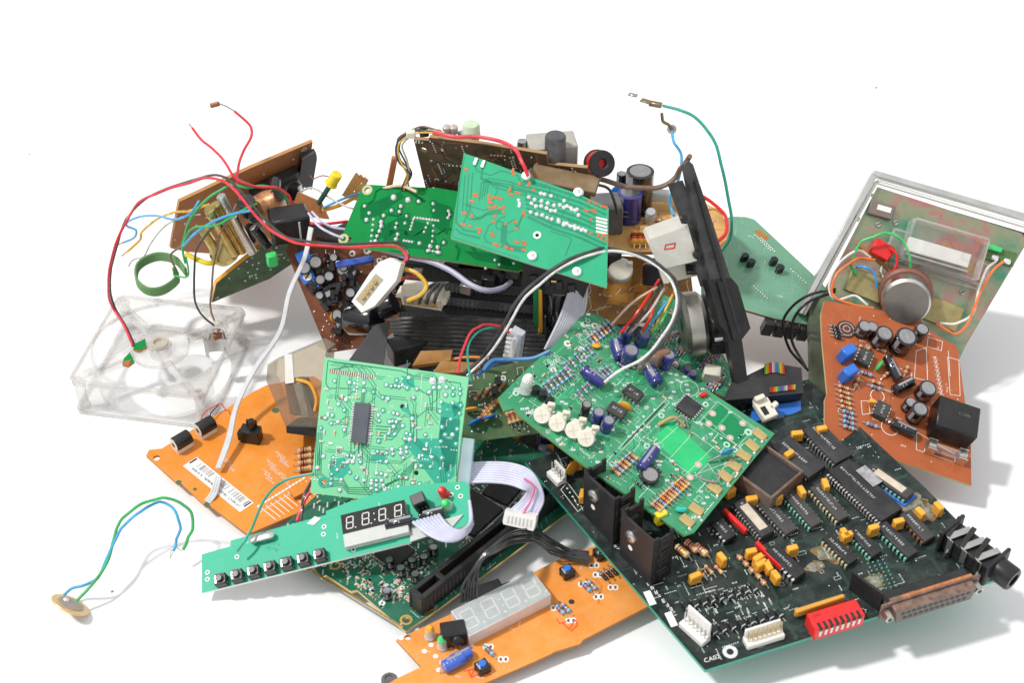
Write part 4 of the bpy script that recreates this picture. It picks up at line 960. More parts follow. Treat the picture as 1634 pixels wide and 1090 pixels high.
J.sub([(719, 380), (830, 416), (968, 459), (971, 332), (925, 310), (840, 280), (775, 256), (740, 244)], MJ, mat('pale_edge', (.45, .55, .38), .6), FR4, 1.8, [(857, 375, 1.1)], decoJ)
def screw():
    b = MB(); b.lathe([(2.8, 0), (2.8, .6), (2.2, 1.5), (.05, 1.9)], SLD, 16); b.box((0, 0, 1.85), (2.6, .45, .2), STD, 30, .02); b.box((0, 0, 1.85), (.45, 2.6, .2), STD, 30, .02)
    return ('screw', b, [])
for x, y in ((840, 281), (923, 307), (850, 409), (921, 434)): J.put('screw', screw, x, y, x, 0)
b = MB(); b.disc(J.uv(857, 375), 2.0, SLD, .1, 16, 1.15); part(J, 'eyelet', b)

# ============================================================ K: brown board standing at the back
MK = mat('brown_sooty', (.085, .045, .025), .5, var=.5, scale=90, dust=.45, dcol=(.20, .13, .08), bump=.4)
K = Board('circuit_board', 'sooty dark brown circuit board standing on edge behind the teal board', 'circuit board', [(682, 312, 104), (942, 330, 118), (660, 222, 150)])
def decoK(m):
    K.traces(m, RBK, 60, .8); K.dots(m, STL, 90, (.4, .8), rows=.3); K.traces(m, CPB, 20, .8)
K.sub([(682, 312), (942, 330), (941, 298), (937, 268), (874, 262), (872, 246), (760, 228), (685, 219), (684, 224), (660, 222)], MK, mat('tan_rim', (.36, .22, .10), .6), MK, 2, [(676, 239, 2), (692, 302, 1.8)], decoK)
b = MB(); b.box((0, 0, 3), (36, 4, 14), mat('brown_strip', (.20, .13, .06), .5, dust=.3), 0, .5); emit(('mounting_strip', b, []), K.fr(905, 275, K.ang(860, 262, 937, 278), 1), K.root)
b = MB(); b.box((0, 0, -3), (6, 3, 5), YEL, ch=.5); emit(('tape_tab', b, []), K.fr(884, 292, 0, 7), K.root)
def K_stand(name, mbf, x, y, z, lab=None): emit((name, mbf, []), T3(P(x, y, z)), K.root, lab)
b = MB(); b.box((0, 0, 0), (26, 16, 18), mat('grey_tape', (.42, .41, .37), .5, dust=.2), 8, .8); b.box((-3, -8.2, 1), (10, .4, 8), LGR, 8, .05); K_stand('transformer', b, 880, 245, 145)
b = MB(); b.lathe([(5, -14), (5.6, -13), (5.6, 7), (5, 8), (.05, 8.2)], mat('dusty_black', (.05, .055, .065), .45, dust=.4), 20); K_stand('capacitor', b, 886, 236, 154)
b = MB(); b.lathe([(4.6, -4), (5, -3), (4.6, 4), (4, 5), (.05, 5.2)], mat('pale_green_knob', (.55, .66, .48), .5), 12); K_stand('inductor', b, 752, 210, 157)
for x in (713, 724): b = MB(); b.lathe([(2.2, -2), (2.4, 2), (1.2, 3), (.05, 3.1)], mat('dull_glass', (.5, .42, .38), .3), 12); K_stand('lamp_bulb', b, x, 207, 155)
b = MB()
for k in range(5): b.box((-30 + k * 7, 1, 1.5 + (k % 2)), (5, 4, 4), (CRM, BLK, ORC, mat('dull_pink', (.6, .3, .28), .5), LGR)[k], 10 * k, .5)
K_stand('component_row', b, 745, 219, 150)
b = MB(); b.lathe([(2.5, -3), (3, 0), (2.5, 3), (.05, 3.2)], STL, 12); K_stand('crystal', b, 833, 232, 150)
# toroid coil with red band
b = MB(); r_ = MB(); T = Matrix.Rotation(R(35), 4, 'Y') @ Matrix.Rotation(R(55), 4, 'X')
b.lathe([(3, -5.5), (7, -5), (7.2, -3), (6, -2.4), (6, 2.4), (7.2, 3), (7, 5), (3, 5.5), (2.4, 5), (2.4, -5), (3, -5.5)], BLK2, 22, T); r_.lathe([(6.3, -2.4), (6.6, -2), (6.6, 2), (6.3, 2.4)], RED, 22, T)
o = emit(('coil', b, [('red_band', r_, [])]), T3(P(956, 260, 148)), None); top(o, 'black bobbin coil with a red band sticking up behind the teal board', 'coil')

# ============================================================ L: tan power board at the back
ML = mat('tan_board', (.62, .36, .12), .5, var=.12, scale=40, dust=.25, dcol=(.7, .55, .35), bump=.15)
L_ = Board('circuit_board', 'tan power supply board with tall capacitors and a red edge cable, at the back', 'circuit board', [(960, 392, 84), (1160, 400, 84), (985, 310, 84)])
L_.sub([(930, 400), (1050, 402), (1152, 404), (1164, 368), (1150, 336), (1110, 316), (1040, 312), (960, 330)], ML, EO, ML, 2, deco=lambda m: (L_.silk(m, 30), L_.dots(m, STL, 40), L_.traces(m, EO, 20, .6)))
cap(L_, 1003, 350, 7, 19, BSL); cap(L_, 1018, 335, 8, 27, KSL); cap(L_, 990, 318, 3, 18, KSL)
disccap(L_, 987, 330, 0, 5, mat('blue_disc', (.02, .22, .6), .4), 0, 10)
b = MB(); b.box((0, 0, 9), (21, 17, 18), mat('dusty_dark_grey', (.10, .10, .11), .5, dust=.35), 10, .6); emit(('relay', b, []), L_.fr(960, 362), L_.root)
b = MB(); b.lathe([(2.4, 0), (3, 1), (3, 12), (2.4, 13)], mat('grey_drum', (.42, .45, .47), .45), 14, Matrix.Rotation(R(25), 4, 'X')); emit(('drum_capacitor', b, []), L_.fr(1037, 355), L_.root)
b = MB(); b.box((0, 0, 8), (22, 6, 6), LGR, 0, 1); emit(('film_capacitor', b, []), L_.fr(1055, 330), L_.root)
for k in range(3): res(L_, 1012 + k * 9, 386, 90, 'o', 11, 2.4, 2.6)
for k in range(3): res(L_, 1040 + k * 5, 350 + k * 5, 10, 't', 7, 1.2)
wire('cable', [(1080, 300, 100), (1105, 305, 98), (1135, 322, 90), (1158, 345, 88), (1158, 372, 88), (1135, 392, 88)], 1.5, RED, parent=L_.root)

# ============================================================ L2: brown solder side under it
ML2 = mat('brown_board', (.34, .17, .05), .45, var=.4, scale=80, dust=.25)
L2 = Board('circuit_board', 'brown circuit board with orange copper patches behind the white cable loop', 'circuit board', [(930, 520, 50), (1110, 500, 50), (930, 410, 66)])
def decoL2(m):
    for i in range(12):
        x, y = rnd.uniform(960, 1060), rnd.uniform(430, 480); m.extr([L2.uv(x, y), L2.uv(x + 22, y - 4), L2.uv(x + 18, y + 14), L2.uv(x - 4, y + 12)], 0, .05 + i * .004, mat('orange_copper', (.55, .26, .05), .45))
    L2.traces(m, SILK, 26, .35); L2.dots(m, SLD, 30)
L2.sub([(900, 510), (960, 520), (1110, 505), (1100, 415), (940, 405)], ML2, EO, ML2, 1.6, deco=decoL2)
b = MB(); b.lathe([(6, -6), (6.8, -5), (6.8, 3), (6, 4), (4, 4)], CRM, 18, Matrix.Rotation(R(40), 4, 'X')); b.box((-4, 3, 6), (8, 5, 9), BLK2, 20, .5); b.box((5, 0, 3), (3, 3, 6), CRM, 0, .3)
emit(('coil_bobbin', b, []), T3(P(990, 432, 78)), L2.root)
b = MB(); b.lathe([(5.5, -5), (6, -4), (6, 6), (5, 7), (.05, 7.2)], BLK2, 18, Matrix.Rotation(R(-30), 4, 'X')); emit(('capacitor', b, []), T3(P(1042, 440, 72)), L2.root)

# ============================================================ N: pale green board at right
MN = mat('mask_pale_green', (.14, .34, .22), .22, var=.1, scale=30, coat=.6, dust=.1)
N = Board('circuit_board', 'pale dusty green circuit board with orange edge, behind the black rail', 'circuit board', [(1120, 470, 56), (1290, 515, 42), (1165, 345, 66)])
def decoN(m):
    m.extr([N.uv(*q) for q in ((1203, 368), (1212, 366), (1228, 380), (1218, 384))], 0, .08, EO)
    for (x, y, n, dx, dy) in ((1205, 375, 9, 3, 3), (1262, 430, 7, 4, 3.5), (1203, 457, 7, 3.5, 3.2), (1215, 380, 8, 3, 3)):
        for k in range(n): m.dome(N.uv(x + k * dx, y + k * dy), .55, SLD, .5, 7, .03)
    N.traces(m, mat('pale_trace', (.20, .42, .28), .3, coat=.5), 50, .35); N.silk(m, 12, None, SILK, .2, 't', .08)
N.sub([(1120, 470), (1190, 495), (1235, 508), (1300, 520), (1350, 500), (1310, 450), (1204, 350), (1190, 346), (1165, 345), (1120, 380)], MN, EO, EO, 1.6, deco=decoN)
for x, y in ((1186, 416), (1196, 425), (1232, 422), (1242, 434)): to92(N, x, y, 30, .3)
b = MB()
for k in range(6): b.box((-14 + k * 7, 0, -6), (6, 6, 10), BLK, 0, .4)
emit(('socket_row', b, []), N.fr(1268, 517, 8), N.root)

# ============================================================ M: black rail with motor
M_ = Board('motor_rail', 'long black plastic rail leaning on the heap with a silver motor on its side', 'drive rail', [(1172, 520, 88), (1196, 510, 88), (1097, 262, 158)])
MRG = mat('rail_grey_black', (.03, .03, .032), .4, dust=.4, bump=.35, dcol=(.22, .22, .22))
b = MB(); b.extr([M_.uv(*q) for q in ((1093, 262), (1099, 256), (1106, 262), (1134, 345), (1166, 445), (1176, 456), (1196, 524), (1182, 541), (1167, 545), (1150, 518), (1118, 385))], -4, 0, MRG); part(M_, 'rail', b)
b = MB(); b.extr([M_.uv(*q) for q in ((1128, 447), (1166, 443), (1177, 456), (1197, 524), (1183, 542), (1167, 546), (1148, 518))], -5, .4, BLK); part(M_, 'lower_rail', b)
b = MB(); b.extr([M_.uv(*q) for q in ((1142, 450), (1150, 449), (1176, 540), (1168, 543))], .4, 1.6, BLK); part(M_, 'lower_ridge', b)
b = MB(); b.extr([M_.uv(*q) for q in ((1079, 290), (1094, 286), (1112, 330), (1150, 450), (1132, 456), (1100, 350))], -9, -3, MRG); part(M_, 'side_rib', b)
b = MB(); b.extr([M_.uv(*q) for q in ((1106, 290), (1109, 288), (1165, 480), (1180, 530), (1175, 534))], 0, 1.6, BLK2); part(M_, 'ridge', b)
b = MB(); q = [P(1160, 520, 80), P(1184, 620, 52)]
m_ = Board(None, '', '', [(1187, 656, 40), (1200, 652, 40), (1160, 540, 80)])
b.extr([m_.uv(*q) for q in ((1158, 530), (1182, 528), (1199, 648), (1183, 656))], -5, 0, BLK); emit(('lower_arm', b, []), m_.M, M_.root)
mo = P(1088, 520, 74); T = Matrix.Translation(mo * .001)
ax = Vector((1, .12, .10)).normalized(); b = MB(); k_ = MB(); s_ = MB()
b.cyl((0, 0, 0), ax * 12, 17.5, mat('satin_steel', (.46, .44, .40), .38, 1), 40); k_.cyl(ax * 12, ax * 24, 15.5, BLK, 30); k_.cyl(ax * -.2, ax * .3, 4, BLK, 16); s_.box(ax * 20 + Vector((0, -10, 6)), (14, 9, 10), BLK, 20, .6); s_.box(ax * 20 + Vector((2, -12, -7)), (14, 7, 8), BLK2, 5, .6); s_.box(ax * 20 + Vector((4, -14, 0)), (16, 3, 2), LGR, 14, .3)
emit(('motor', b, [('motor_back', k_, []), ('motor_bracket', s_, [])]), T, M_.root)
W_ = Board('gear_cover', 'off white plastic block with a square cut-out, wedged beside the black rail', 'plastic block', [(1053, 430, 112), (1113, 416, 116), (1035, 386, 126)])
b = MB(); b.extr([W_.uv(*q) for q in ((1053, 430), (1113, 416), (1098, 360), (1037, 382), (1034, 388))], -24, 0, mat('greyed_white', (.62, .60, .54), .42, dust=.3, bump=.3)); part(W_, 'body', b)
b = MB(); b.extr([W_.uv(*q) for q in ((1053, 430), (1063, 462), (1128, 446), (1113, 416))], -22, -10, CRM); part(W_, 'ledge', b)
b = MB(); b.box((0, 0, 0), (9, 7, 2), BLK, 0, .2); emit(('cut_out', b, []), T3(P(1108, 430, 108)), W_.root)
b = MB(); u, v = W_.uv(1069, 393); b.pline([(u - 3, v - 1), (u + 2, v - 1.4), (u + 3, v + 1), (u - 2, v + 1.2)], .8, ROR, .1, True); part(W_, 'red_mark', b)
for x, y in ((1090, 348), (1110, 404)): b = MB(); b.lathe([(2, 0), (2, 3), (1, 3.6), (.05, 3.7)], BLK, 12); emit(('peg', b, []), W_.fr(x, y, 0, 1), W_.root)

# ============================================================ O: metal panel with the clear meter
ZN = mat('zinc_plate', (.30, .31, .22), .3, .75, var=.2, scale=12)
nt_ = ZN.node_tree; rr_ = [n for n in nt_.nodes if n.type == 'VALTORGB'][0]
rr_.color_ramp.elements[0].position = .36; rr_.color_ramp.elements[1].position = .66; rr_.color_ramp.elements[0].color = (.10, .32, .20, 1); rr_.color_ramp.elements[1].color = (.62, .40, .12, 1)
e = rr_.color_ramp.elements.new(.5); e.color = (.36, .36, .24, 1); e = rr_.color_ramp.elements.new(.58); e.color = (.55, .20, .22, 1); [n for n in nt_.nodes if n.type == 'TEX_NOISE'][0].inputs['Scale'].default_value = 28
O_ = Board('meter_panel', 'rainbow tinted metal panel in a clear frame with a clear meter housing and silver knob', 'meter panel', [(1285, 500, 46), (1538, 570, 30), (1395, 285, 106)])
OLV = mat('olive_metal', (.40, .34, .15), .38, .6, var=.25, dust=.1)
b = MB(); b.extr([O_.uv(*q) for q in ((1296, 500), (1300, 560), (1325, 585), (1525, 585), (1543, 548), (1640, 385), (1630, 372), (1400, 298))], -1.2, 0, ZN, STL, ZN, [[O_.uv(*q) for q in ((1397, 322), (1420, 329), (1419, 335), (1396, 328))]]); part(O_, 'plate', b)
b = MB(); fo = [O_.uv(*q, 0) for q in ((1272, 500), (1391, 276), (1665, 356), (1650, 380))]
for (a, c, th) in (((1274, 500), (1393, 279), 2.2), ((1282, 502), (1398, 290), 1.2), ((1391, 277), (1668, 357), 2.2), ((1397, 290), (1655, 367), 1.2)):
    p, q = O_.uv(*a), O_.uv(*c); L = math.hypot(p[0] - q[0], p[1] - q[1]); b.box(((p[0] + q[0]) / 2, (p[1] + q[1]) / 2, 1), (L, th * 1.5, 10 if th > 2 else 4), mat('frame_silver', (.62, .63, .60), .3, .85, var=.15, scale=60) if th > 2 else WHT, math.degrees(math.atan2(q[1] - p[1], q[0] - p[0])), .3)
part(O_, 'frame', b)
b = MB(); b.box((0, 0, -4), (95, 2, 10), LEDC, 0, .4); 
mb = MB(); mb.extr([O_.uv(*q) for q in ((1400, 305), (1410, 303), (1640, 372), (1520, 590), (1500, 590))], -22, -1.4, MK if False else mat('dark_case', (.06, .05, .03), .5)); part(O_, 'case', mb)
SG = mat('green_grey_metal', (.12, .15, .10), .42, .4, var=.3, dust=.3)
sb_ = Board(None, '', '', [(1312, 668, 20), (1322, 660, 20), (1290, 480, 50)])
b = MB(); b.extr([sb_.uv(*q) for q in ((1291, 470), (1318, 480), (1322, 640), (1312, 668), (1296, 640))], -3, 0, SG, SG); emit(('side_plate', b, []), sb_.M, O_.root)
oa = O_.ang(1393, 279, 1634, 348)
# meter housing (clear) with white block inside
b = MB(); b.box((0, 0, 9), (44, 25, 17), CLR, ch=1.5); b.box((0, -14, 3), (52, 4, 5), CLR, ch=1); b.box((-25, -2, 3), (9, 14, 4), CLR, ch=1.4); b.box((25, -5, 3), (8, 10, 4), CLR, ch=1.2)
i1 = MB(); i1.box((-2, -2, 5), (36, 8, 7), WHT, ch=.5); i2 = MB(); i2.box((-2, -8, 8), (36, 1.2, 5), STL, ch=.1)
i3 = MB(); i3.pline([(2, 4), (16, 4), (16, 10), (2, 10)], .5, COP, 17.6, True)
o = emit(('meter_housing', b, [('inner_block', i1, []), ('inner_bar', i2, []), ('sticker_outline', i3, [])]), O_.fr(1500, 400, oa), O_.root)
b = MB(); b.pline([(-26, 4), (-26, -12), (-18, -22), (-12, -24), (-8, -24), (-6, -16), (0, -14), (2, -26), (10, -28), (14, -28)], 1.2, CRM, 1.2); b.add([(-24, 4, 1), (20, 4, 1), (24, -12, 1), (10, -26, 1), (2, -24, 1), (0, -13, 1), (-6, -15, 1), (-9, -22, 1), (-18, -20, 1), (-24, -12, 1)], [tuple(range(10))[::-1]], CLR); emit(('insulating_sheet', b, []), O_.fr(1485, 420, oa), O_.root)
b = MB(); b.box((0, 0, 2.5), (14, 8, 5), mat('grey_brown', (.20, .16, .14), .5), ch=.5); b.box((1, 1, 5.1), (8, 3, .3), WHT, ch=.05); emit(('slide_switch', b, []), O_.fr(1405, 336, oa), O_.root)
for x, y in ((1380, 455), (1502, 500)): b = MB(); b.box((0, 0, 2), (21, 14, 4), OLV, ch=.4); emit(('bracket', b, []), O_.fr(x, y, oa - 6), O_.root)
for x, y in ((1367, 349), (1401, 358), (1362, 440), (1429, 355), (1522, 495), (1535, 466), (1568, 410)): b = MB(); b.cyl((0, 0, -.5), (0, 0, 1), 1.8, STL, 12); b.box((0, 0, 1.05), (2.6, .5, .1), BLK, 40, .01); emit(('screw', b, []), O_.fr(x, y), O_.root)
# potentiometer
pv = (CAM - P(1445, 490, 90)).normalized(); pv = (pv + Vector((.05, -.1, -.30))).normalized(); b = MB(); k_ = MB(); t_ = MB()
o0 = P(1445, 468, 62)
k_.cyl(pv * -4, pv * 3, 15.2, mat('brown_ring', (.22, .09, .06), .5), 30); b.cyl(pv * 3, pv * 17, 13.4, STL, 40); b.cyl(pv * 16.9, pv * 17.3, 12.2, mat('brushed', (.34, .31, .28), .42, 1, var=.1), 40)
for k in range(6): t_.box(Vector((-8 + k * 3.4, 15 - abs(k - 2.5), 5)), (2, 5, 1.4), COP if k % 2 else STL, 0, .2)
emit(('potentiometer', b, [('phenolic_ring', k_, []), ('terminals', t_, [])]), T3(o0), O_.root)
b = MB(); b.box((0, 0, 5), (12, 9, 9), RED, ch=.8); b.box((0, -5, 1), (26, 2, 3), EO, -8, .2); emit(('connector', b, []), O_.fr(1404, 400, oa - 15), O_.root)
b = MB(); b.box((0, 0, 2), (19, 8, 2), mat('olive_mask', (.08, .16, .05), .5), ch=.3); b.box((-4, 3, 4), (9, 3, 3), GRN, ch=.5); b.box((5, -2, 4), (4, 3, 2), SLD, ch=.5); b.box((-2, -2, 4), (4, 3, 2), SLD, ch=.5); emit(('small_board', b, []), O_.fr(1592, 408, oa), O_.root)
ow = lambda *p: [O_.w(x, y, h) for x, y, h in p]
OR_ = mat('orange_red_wire', (.86, .17, .03), .38); GW = mat('green_wire', (.04, .52, .12), .38); WW = mat('white_wire', (.75, .72, .65), .4); BW = mat('blue_wire', (.04, .30, .72), .38)
for m_w, pts in ((GW, ((1365, 440, 5), (1352, 420, 10), (1368, 390, 14), (1395, 377, 16), (1425, 382, 16), (1442, 410, 15), (1446, 440, 12))), (WW, ((1385, 412, 8), (1362, 402, 12), (1330, 425, 14), (1318, 465, 14), (1330, 480, 14), (1355, 472, 16), (1376, 488, 18))), (OR_, ((1392, 416, 9), (1360, 414, 12), (1330, 440, 16), (1322, 470, 16), (1350, 487, 18), (1385, 493, 18))), (OR_, ((1485, 517, 14), (1505, 528, 14), (1520, 532, 13), (1540, 510, 12), (1560, 465, 10), (1580, 430, 9), (1596, 418, 8))), (WW, ((1492, 516, 12), (1520, 516, 11), (1545, 500, 10), (1556, 460, 9), (1570, 430, 8), (1584, 418, 8))), (BW, ((1362, 428, 8), (1375, 428, 12), (1390, 440, 12), (1394, 460, 10))), (RED, ((1412, 397, 12), (1424, 408, 12), (1424, 425, 12), (1416, 440, 10)))):
    wire('wire', ow(*pts), 1.05, m_w, parent=O_.root)
wire('cable', [O_.w(1330, 462, 6), (1296, 470, 70), (1265, 490, 62), (1250, 520, 50), (1262, 560, 36), (1290, 592, 30)], 1.1, BLK, parent=O_.root); wire('cable', [O_.w(1330, 466, 5), (1290, 482, 66), (1266, 510, 56), (1264, 545, 42), (1285, 585, 34)], 1.1, BLK, parent=O_.root)

# ============================================================ P: orange brown amplifier board hanging in front
MP = mat('orange_brown_board', (.40, .10, .032), .42, var=.12, scale=40, dust=.12, dcol=(.7, .35, .2), coat=.1)
P_ = Board('circuit_board', 'orange brown amplifier board crowded with components, leaning under the silver knob', 'circuit board', [(1316, 697, 40), (1550, 775, 20), (1312, 485, 66)])
def decoP(m):
    sk = lambda pts, c=True, w_=.3: m.pline([P_.uv(*p) for p in pts], w_, SILK, .1, c)
    sk([(1481, 538), (1504, 545), (1502, 560), (1479, 553)]); sk([(1462, 560), (1478, 555), (1480, 608), (1459, 603)]); sk([(1512, 570), (1530, 575), (1532, 632), (1516, 630)]); sk([(1463, 690), (1462, 718), (1535, 742), (1540, 735)]); sk([(1374, 640), (1386, 640), (1388, 660), (1376, 662)]); sk([(1513, 560), (1516, 600)], False); sk([(1478, 560), (1480, 600)], False)
    m.disc(P_.uv(1420, 682), 5, SILK, .1, 20, 4.6); m.disc(P_.uv(1400, 632), 4, SILK, .1, 18, 3.6)
    for k in range(9): u, v = P_.uv(1488 + k * 1.2, 570 + k * 7); m.pline([(u, v), (u + 2, v + 1), (u + 1, v - 1), (u + 3, v - .5)], .3, SILK, .1)
    P_.silk(m, 50, kinds='tt'); P_.traces(m, mat('rust_trace', (.42, .11, .035), .45), 60, .8); P_.dots(m, SLD, 50, (.3, .5))
P_.sub([(1316, 697), (1550, 775), (1549, 705), (1538, 628), (1528, 553), (1480, 527), (1465, 505), (1316, 480), (1310, 500), (1312, 545), (1320, 628), (1316, 638)], MP, FR4, MP, 1.7, deco=decoP)
pa = P_.ang(1316, 697, 1550, 775)
cap(P_, 1400, 548, 5, 11, KSL); cap(P_, 1433, 556, 6, 13, KSL); cap(P_, 1462, 538, 4, 9, KSL); cap(P_, 1372, 532, 4, 8, KSL); cap(P_, 1384, 533, 3.6, 8, KSL)
for x, y in ((1346, 572), (1348, 604)): b = MB(); b.box((0, 0, 5), (8.5, 5.5, 10), BLU, ch=.7); emit(('film_capacitor', b, []), P_.fr(x, y, pa + 50), P_.root)
ic(P_, 1376, 575, 9.6, 7.4, pa + 80, 4, 3.5); ic(P_, 1403, 660, 9.6, 7.4, pa + 80, 4, 3.8)
disccap(P_, 1400, 588, 70, 3.4, GRN, 0, 3)
cap(P_, 1421, 592, 2.9, 14, KSL, P_.ang(1412, 570, 1430, 605), True); cap(P_, 1438, 620, 2.9, 13, KSL, P_.ang(1422, 625, 1455, 608), True); cap(P_, 1438, 688, 3, 13.5, KSL, pa - 8, True)
cap(P_, 1471, 632, 5, 9, KSL); cap(P_, 1456, 668, 4.6, 11, KSL); cap(P_, 1446, 652, 3.4, 7, KSL)
b = MB(); b.box((0, 0, 8.5), (23, 19, 14), BLK, ch=.6); b.text('C-1246', (3, 2), 2.2, mat('faint_print', (.16, .16, .16), .5), 0, 15.56); emit(('relay', b, []), P_.fr(1511, 686, pa), P_.root)
def fuse():
    b = MB(); g_ = MB(); b.cyl((-8, 0, 4.2), (8, 0, 4.2), 2.5, CLR, 16); g_.cyl((-10.5, 0, 4.2), (-6.5, 0, 4.2), 2.8, STL, 16); g_.cyl((6.5, 0, 4.2), (10.5, 0, 4.2), 2.8, STL, 16)
    for s in (-1, 1):
        for t in (-1, 1): g_.box((s * 8.5, t * 3, 3.6), (5, .5, 7), MET, ch=.1)
        g_.box((s * 8.5, 0, .6), (5, 6.4, .6), MET, ch=.1)
    return ('fuse', b, [('fuse_clips', g_, [])])
P_.put('fuse', fuse, 1506, 726, pa)
resrow(P_, 1345, 620, 1349, 652, 5, pa, 't', 6, 1.1); resrow(P_, 1352, 660, 1353, 684, 4, pa, 'b', 6, 1.2); res(P_, 1390, 680, pa, 'b', 6, 1.2); res(P_, 1381, 598, pa, 'b', 6, 1.1); res(P_, 1397, 612, pa, 't', 5); res(P_, 1396, 620, pa, 'b', 5.5); res(P_, 1366, 612, pa + 80, 't', 6, 1.4)
res(P_, 1378, 556, pa, 't', 6); res(P_, 1405, 560, pa, 't', 6); res(P_, 1445, 592, pa + 80, 't', 5, 1.3); res(P_, 1412, 600, pa + 60, 't', 4); resrow(P_, 1332, 524, 1336, 540, 4, pa, 'k', 4, 1); blockcap(P_, 1388, 646, pa, 3.5, 2.4, 4)
b = MB()
for k in range(5): b.disc((0, 0), 5.5 - k * 1.1, STL if k % 2 else RBK, .5 + k * .2, 20, 4.9 - k * 1.1)
emit(('spiral_coil', b, []), P_.fr(1350, 526), P_.root)
# watch for orange wires from the panel reaching this board

# ============================================================ Q: clear fan frame
Q_ = Board('fan_frame', 'clear plastic cooling fan frame without blades, lying flat at the left', 'fan', [(107, 608, 25), (328, 634, 25), (186, 470, 25)])
b = MB(); s = 40
def sqhole(h0, h1):
    o = [(-s, -s + 3), (-s + 3, -s), (s - 3, -s), (s, -s + 3), (s, s - 3), (s - 3, s), (-s + 3, s), (-s, s - 3)]
    b.extr(o, h0, h1, CLR, CLR, CLR, [[(38.6 * math.cos(2 * math.pi * k / 40), 38.6 * math.sin(2 * math.pi * k / 40)) for k in range(40)]] + [[(sx * 35.6 + 2.1 * math.cos(a), sy * 35.6 + 2.1 * math.sin(a)) for a in [2 * math.pi * j / 10 for j in range(10)]] for sx in (-1, 1) for sy in (-1, 1)])
sqhole(-3, 0); sqhole(-25, -22)
fc = Matrix.Translation((40, 40, 0)); b.v = [(x + 40, y + 40, z) for x, y, z in b.v]
for z in (-.6, -24.4):
    q_ = [(1, 3.5, z), (3.5, 1, z), (76.5, 1, z), (79, 3.5, z), (79, 76.5, z), (76.5, 79, z), (3.5, 79, z), (1, 76.5, z), (1, 3.5, z)]; b.tube(q_, 1.1, CLR, 8, 1)
part(Q_, 'housing', b)
for q in range(4):
    b = MB(); a0 = q * math.pi / 2 + .35; n = 8
    vs = [(40 + (38.5 - .4 * abs(z + 12) / 10) * math.cos(a0 + .85 * k / n), 40 + 38.5 * math.sin(a0 + .85 * k / n), z) for z in (-22, -3) for k in range(n + 1)]
    b.add(vs, [(k, k + 1, n + 2 + k, n + 1 + k) for k in range(n)], CLR, True)
    b.tube([(40 + 38 * math.cos(a0 + .85 * k / 6), 40 + 38 * math.sin(a0 + .85 * k / 6), -1.5) for k in range(7)], 1.0, CLR, 8, 2); part(Q_, 'duct_web', b)
for sx in (0, 1):
    for sy in (0, 1): b = MB(); b.lathe([(4, -22), (3.2, -18), (3.2, -7), (4, -3)], CLR, 14, Matrix.Translation((4.5 + sx * 71, 4.5 + sy * 71, 0))); part(Q_, 'corner_post', b)
b = MB(); b.lathe([(17, -5), (17.4, -2), (16.4, -1), (7, -1), (6.4, -8), (5, -8), (5, 0), (6, .5)], CLR, 36, fc); b.lathe([(5.2, -.5), (5.2, 1.2), (3.2, 1.2), (3.2, -3)], mat('bearing', (.62, .56, .45), .3, .5), 20, fc); part(Q_, 'hub', b)
for a in (38, 130, 215, 305):
    a = R(a); b = MB(); b.cyl((40 + 16 * math.cos(a), 40 + 16 * math.sin(a), -2.2), (40 + 46 * math.cos(a + .12), 40 + 46 * math.sin(a + .12), -2.6), 2.3, CLR, 10); b.box((40 + 30 * math.cos(a + .1), 40 + 30 * math.sin(a + .1), -5), (26, 1.2, 6), CLR, math.degrees(a + .12), .3); part(Q_, 'strut', b)
b = MB()
for pts in ([(198, 575), (208, 565), (215, 580), (205, 587), (196, 584)], [(215, 552), (232, 543), (235, 556), (222, 563), (213, 560)]): b.extr([Q_.uv(*p) for p in pts], 0, 1.4, MI, COP)
b.extr([Q_.uv(*p) for p in ((200, 580), (210, 578), (206, 588), (198, 586))], 1.4, 1.8, COP); part(Q_, 'broken_circuit_board', b)
b = MB(); T = Matrix.Rotation(R(20), 4, 'Z')
b.add([(7 * math.cos(a), 3.5 * math.sin(a), z) for z in (-7, 5) for a in [math.pi * (k / 8 * 1.5 - .2) for k in range(9)]], [(k, k + 1, k + 10, k + 9) for k in range(8)], STL, True); b.tube([(-4, 0, 5), (-2, 2, 9), (2, -1, 12), (4, 2, 9), (5, 0, 5)], 1.2, STL, 8, 4); b.box((2, 1, 7), (6, 3, 4), CPB, 30, .4)
emit(('spring_clip', b, []), T3(P(345, 552, 28)), Q_.root)
# ============================================================ V: clear relay on the left orange board
V_ = Board('clear_relay', 'smoky clear relay box with brown coil, lying on the left orange board', 'relay', [(461, 694, 22), (508, 703, 22), (426, 600, 50)])
b = MB(); b.extr([V_.uv(*q) for q in ((458, 686), (505, 690), (520, 560), (503, 550), (427, 582), (425, 608))], -15, 0, SMK); part(V_, 'housing', b)
b = MB(); b.extr([V_.uv(*q) for q in ((459, 690), (458, 680), (503, 682), (505, 696))], -17, 1.5, BLK); part(V_, 'base', b)
b = MB(); BRN = mat('coil_brown', (.16, .07, .035), .4, dust=.2); b.cyl(V_.uv(475, 665) + (-8,), V_.uv(465, 612) + (-8,), 7, BRN, 18); b.box(V_.uv(480, 640) + (-7,), (5, 20, 12), STL, 20, .4); part(V_, 'coil', b)
b = MB(); b.extr([V_.uv(*q) for q in ((456, 612), (470, 610), (467, 565), (455, 565))], .2, .8, WHT); part(V_, 'paper_strip', b)
b = MB(); b.tube([V_.uv(474, 605) + (1,), V_.uv(495, 612) + (1,), V_.uv(506, 635) + (1,), V_.uv(503, 655) + (.5,)], .9, ORC, 7, 6); part(V_, 'coil_lead', b)

